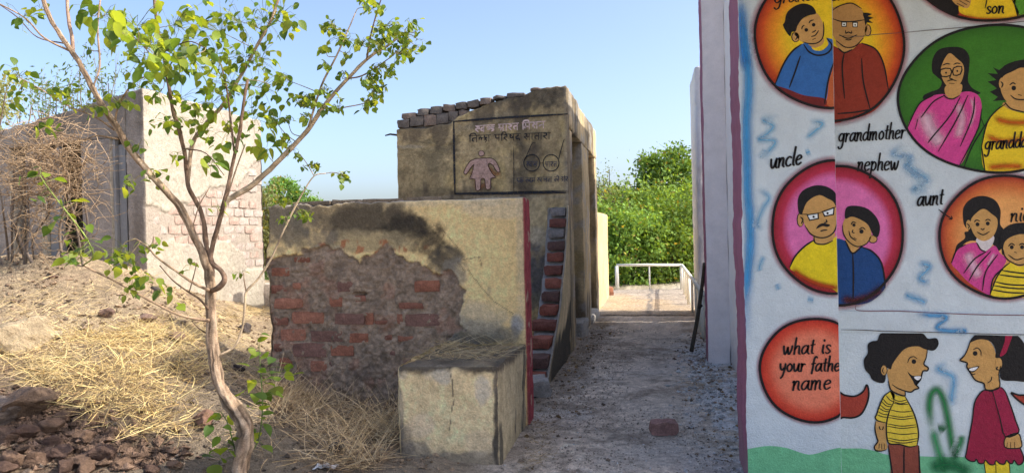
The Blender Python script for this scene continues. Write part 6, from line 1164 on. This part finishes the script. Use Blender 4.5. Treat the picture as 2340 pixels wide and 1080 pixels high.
# sparse feathery green shoots above the ruin
fs = thing('feathery_shrub', 'thin feathery green shoots rising behind the ruin parapet', 'shrub', tuple(at(150, 600, 9.6)))
r_ = np.random.default_rng(18); tg, fl = MB(), MB()
for k in range(46):
    u = r_.uniform(60, 330); vt = r_.uniform(90, 200) if abs(u-235) < 60 else r_.uniform(150, 230); D = r_.uniform(9.3, 9.8); p = at(u+r_.normal(0, 15), 330, D); q = at(u, vt, D)
    P = cr([p, (p+q)/2+r_.normal(0, .08, 3), q], 6); tg.tube(P, np.linspace(.008, .002, len(P)), 4, (.24, .2, .12))
    for i in range(26):
        a = P[r_.integers(3, len(P))]; c_ = a+r_.normal(0, .10, 3); d = r_.normal(0, 1, 3); d /= np.linalg.norm(d); e = np.cross(d, r_.normal(0, 1, 3)); e /= np.linalg.norm(e); s = r_.uniform(.02, .045)
        fl.add([c_-d*s, c_+e*s*.3, c_+d*s, c_-e*s*.3], [[0, 1, 2, 3]], None, np.array((.13, .20, .05))*r_.uniform(.6, 1.4))
tg.build('stems', M_BARK, fs)['kind'] = 'stuff'; fl.build('foliage', M_FAR, fs)['kind'] = 'stuff'

# ---------------- background trees and bushes
def leafcloud(r_, C, R_, n, s, col, clumps, flat=.0, shell=.55):
    """small leaves gathered in clumps through an uneven crown"""
    d = r_.normal(size=(clumps, 3)); d /= np.linalg.norm(d, axis=1, keepdims=True); rad = r_.uniform(shell, 1.0, clumps)**.8; cc = np.asarray(C)+d*rad[:, None]*np.asarray(R_)*(1+.22*fbm(d*2+C[0], 1.3, 2, 5))[:, None]
    cs = r_.uniform(.10, .24, clumps)*np.mean(R_); k = r_.integers(0, clumps, n); P = cc[k]+r_.normal(0, 1, (n, 3))*cs[k][:, None]*np.array([1, 1, .75])
    a = r_.normal(size=(n, 3)); a[:, 2] -= .3; a /= np.linalg.norm(a, axis=1, keepdims=True); b = np.cross(a, r_.normal(size=(n, 3))); b /= np.linalg.norm(b, axis=1, keepdims=True); nn = np.cross(a, b)
    z = (s*r_.uniform(.6, 1.4, n))[:, None]; V = np.stack([P-a*z, P+b*z*.5+nn*z*.15, P+a*z, P-b*z*.5+nn*z*.15], 1).reshape(-1, 3); Q = np.arange(n*4).reshape(n, 4)
    cl = np.asarray(col)*(r_.uniform(.7, 1.35, clumps)[k]*r_.uniform(.7, 1.3, n))[:, None]*np.array([1.0, 1, 1])**1; yel = (r_.random(n) < .04)[:, None]; cl = np.where(yel, np.array([.34, .27, .05]), cl)
    return V, Q, np.repeat(cl, 4, 0), cc
def tree_at(name, label, base, C, R_, n, s, col, clumps, seed, cat='tree', trunk=.12, group=None, limbs_n=14, bark=(.16, .12, .09), shell=.55):
    r_ = np.random.default_rng(seed); root = thing(name, label, cat, tuple(base), group); V, Q, c, cc = leafcloud(r_, C, R_, n, s, col, clumps, shell=shell)
    mb_ = MB(); fork = np.asarray(base)*.45+np.asarray(C)*.55; P = cr([np.asarray(base)-np.array([0, 0, .1]), np.asarray(base)*.7+fork*.3+r_.normal(0, .05, 3), fork], 5); mb_.tube(P, np.linspace(trunk, trunk*.6, len(P)), 8, bark)
    for q in cc[:limbs_n]: L_ = cr([fork, (fork+q)/2+r_.normal(0, .1, 3), q], 4); mb_.tube(L_, np.linspace(trunk*.45, .01, len(L_)), 5, bark)
    mb_.build('trunk', M_BARK, root); o = obj('crown', V, Q, c, M_FAR, root); o['kind'] = 'stuff'; return root
GB = 'green bushes beyond the railing'
for k, (u, v, D, rx, rz, n, col, lab) in enumerate([
    (1430, 585, 19.6, 1.15, 1.35, 9000, (.17, .29, .055), 'broad green bush behind the left half of the railing'),
    (1540, 575, 19.8, 1.2, 1.45, 9000, (.19, .31, .055), 'broad green bush behind the right corner of the railing'),
    (1480, 520, 21.0, 1.5, 1.2, 8000, (.20, .32, .06), 'taller bright green bush rising between the railing bushes'),
    (1580, 520, 20.8, 1.3, 1.3, 6500, (.17, .29, .055), 'green bush partly hidden by the white pilaster edge'),
    (1385, 545, 20.6, .95, 1.3, 5000, (.17, .28, .055), 'green bush partly hidden by the far yard wall')]):
    C = at(u, v, D); base = (C[0], C[1], gh(C[0], C[1])); tree_at('bush', lab, base, C, (rx, rx*.9, rz), n, .055, col, 90, 30+k, 'bush', .05, GB, shell=.3)
C = at(1545, 430, 26); tree_at('leafy_tree', 'dark green leafy tree towering behind the bushes at the passage end', (C[0], C[1], 0), C, (1.4, 1.3, 1.3), 13000, .075, (.13, .23, .04), 70, 41, trunk=.13)
C = at(1430, 470, 27); tree_at('leafy_tree', 'lower rounded green tree behind the bushes left of the dark tree', (C[0], C[1], 0), C, (1.0, 1.0, .75), 5000, .075, (.2, .29, .06), 45, 42, trunk=.1)
C = at(655, 455, 24); tree_at('leafy_tree', 'rounded green tree showing above the screen wall beside the ruin', (C[0], C[1], .2), C, (.8, .8, .55), 5500, .06, (.14, .27, .06), 40, 43, trunk=.1)
C = at(612, 540, 20); tree_at('pale_bush', 'pale olive bush in the gap between ruin and screen wall', (C[0], C[1], .2), C, (.55, .6, 1.25), 6000, .05, (.20, .22, .09), 45, 44, 'bush', .05, shell=.3)
C = at(640, 660, 15); tree_at('pale_bush', 'green undergrowth low in the gap beside the ruin corner', (C[0], C[1], .3), C, (.6, .6, .8), 4000, .05, (.14, .21, .06), 40, 45, 'bush', .04, shell=.3)
C = at(5, 470, 11); tree_at('pale_bush', 'olive green bush at the left picture edge beside the ruin', (C[0], C[1], .9), C, (.55, .7, 1.15), 4500, .04, (.20, .22, .07), 45, 46, 'bush', .05, shell=.3)
C = at(-70, 330, 13); tree_at('pale_bush', 'hazy olive tree rising at the left picture edge', (C[0], C[1], .8), C, (.9, .9, 1.3), 4500, .045, (.22, .24, .1), 45, 47, 'tree', .06)
# sparse dry tree at the end of the passage
C = at(1378, 430, 24); tree_at('sparse_tree', 'sparse small-leaved tree with dark crooked limbs above the far yard wall', (C[0]+.35, C[1], .1), C, (.75, .8, .72), 1500, .035, (.16, .21, .07), 34, 51, trunk=.06, limbs_n=34, bark=(.07, .055, .045), shell=.35)
# a distant belt of scrub closing the horizon
r_ = np.random.default_rng(60)
Vs, Qs, Cs, off = [], [], [], 0
for k in range(46):
    a = math.radians(-62+k*2.5); R0 = r_.uniform(48, 75); C = (math.sin(a)*R0, math.cos(a)*R0, 1.0); V, Q, c, _ = leafcloud(r_, C, (2.6, 2.6, r_.uniform(1.0, 1.7)), 900, .2, np.array((.13, .17, .06))*r_.uniform(.8, 1.2), 26, shell=.2); Vs.append(V); Qs.append(Q+off); Cs.append(c); off += len(V)
tag(obj('distant_scrub', np.concatenate(Vs), np.concatenate(Qs), np.concatenate(Cs), M_FAR), 'far belt of scrub and low trees along the horizon', 'scrub', kind='stuff')
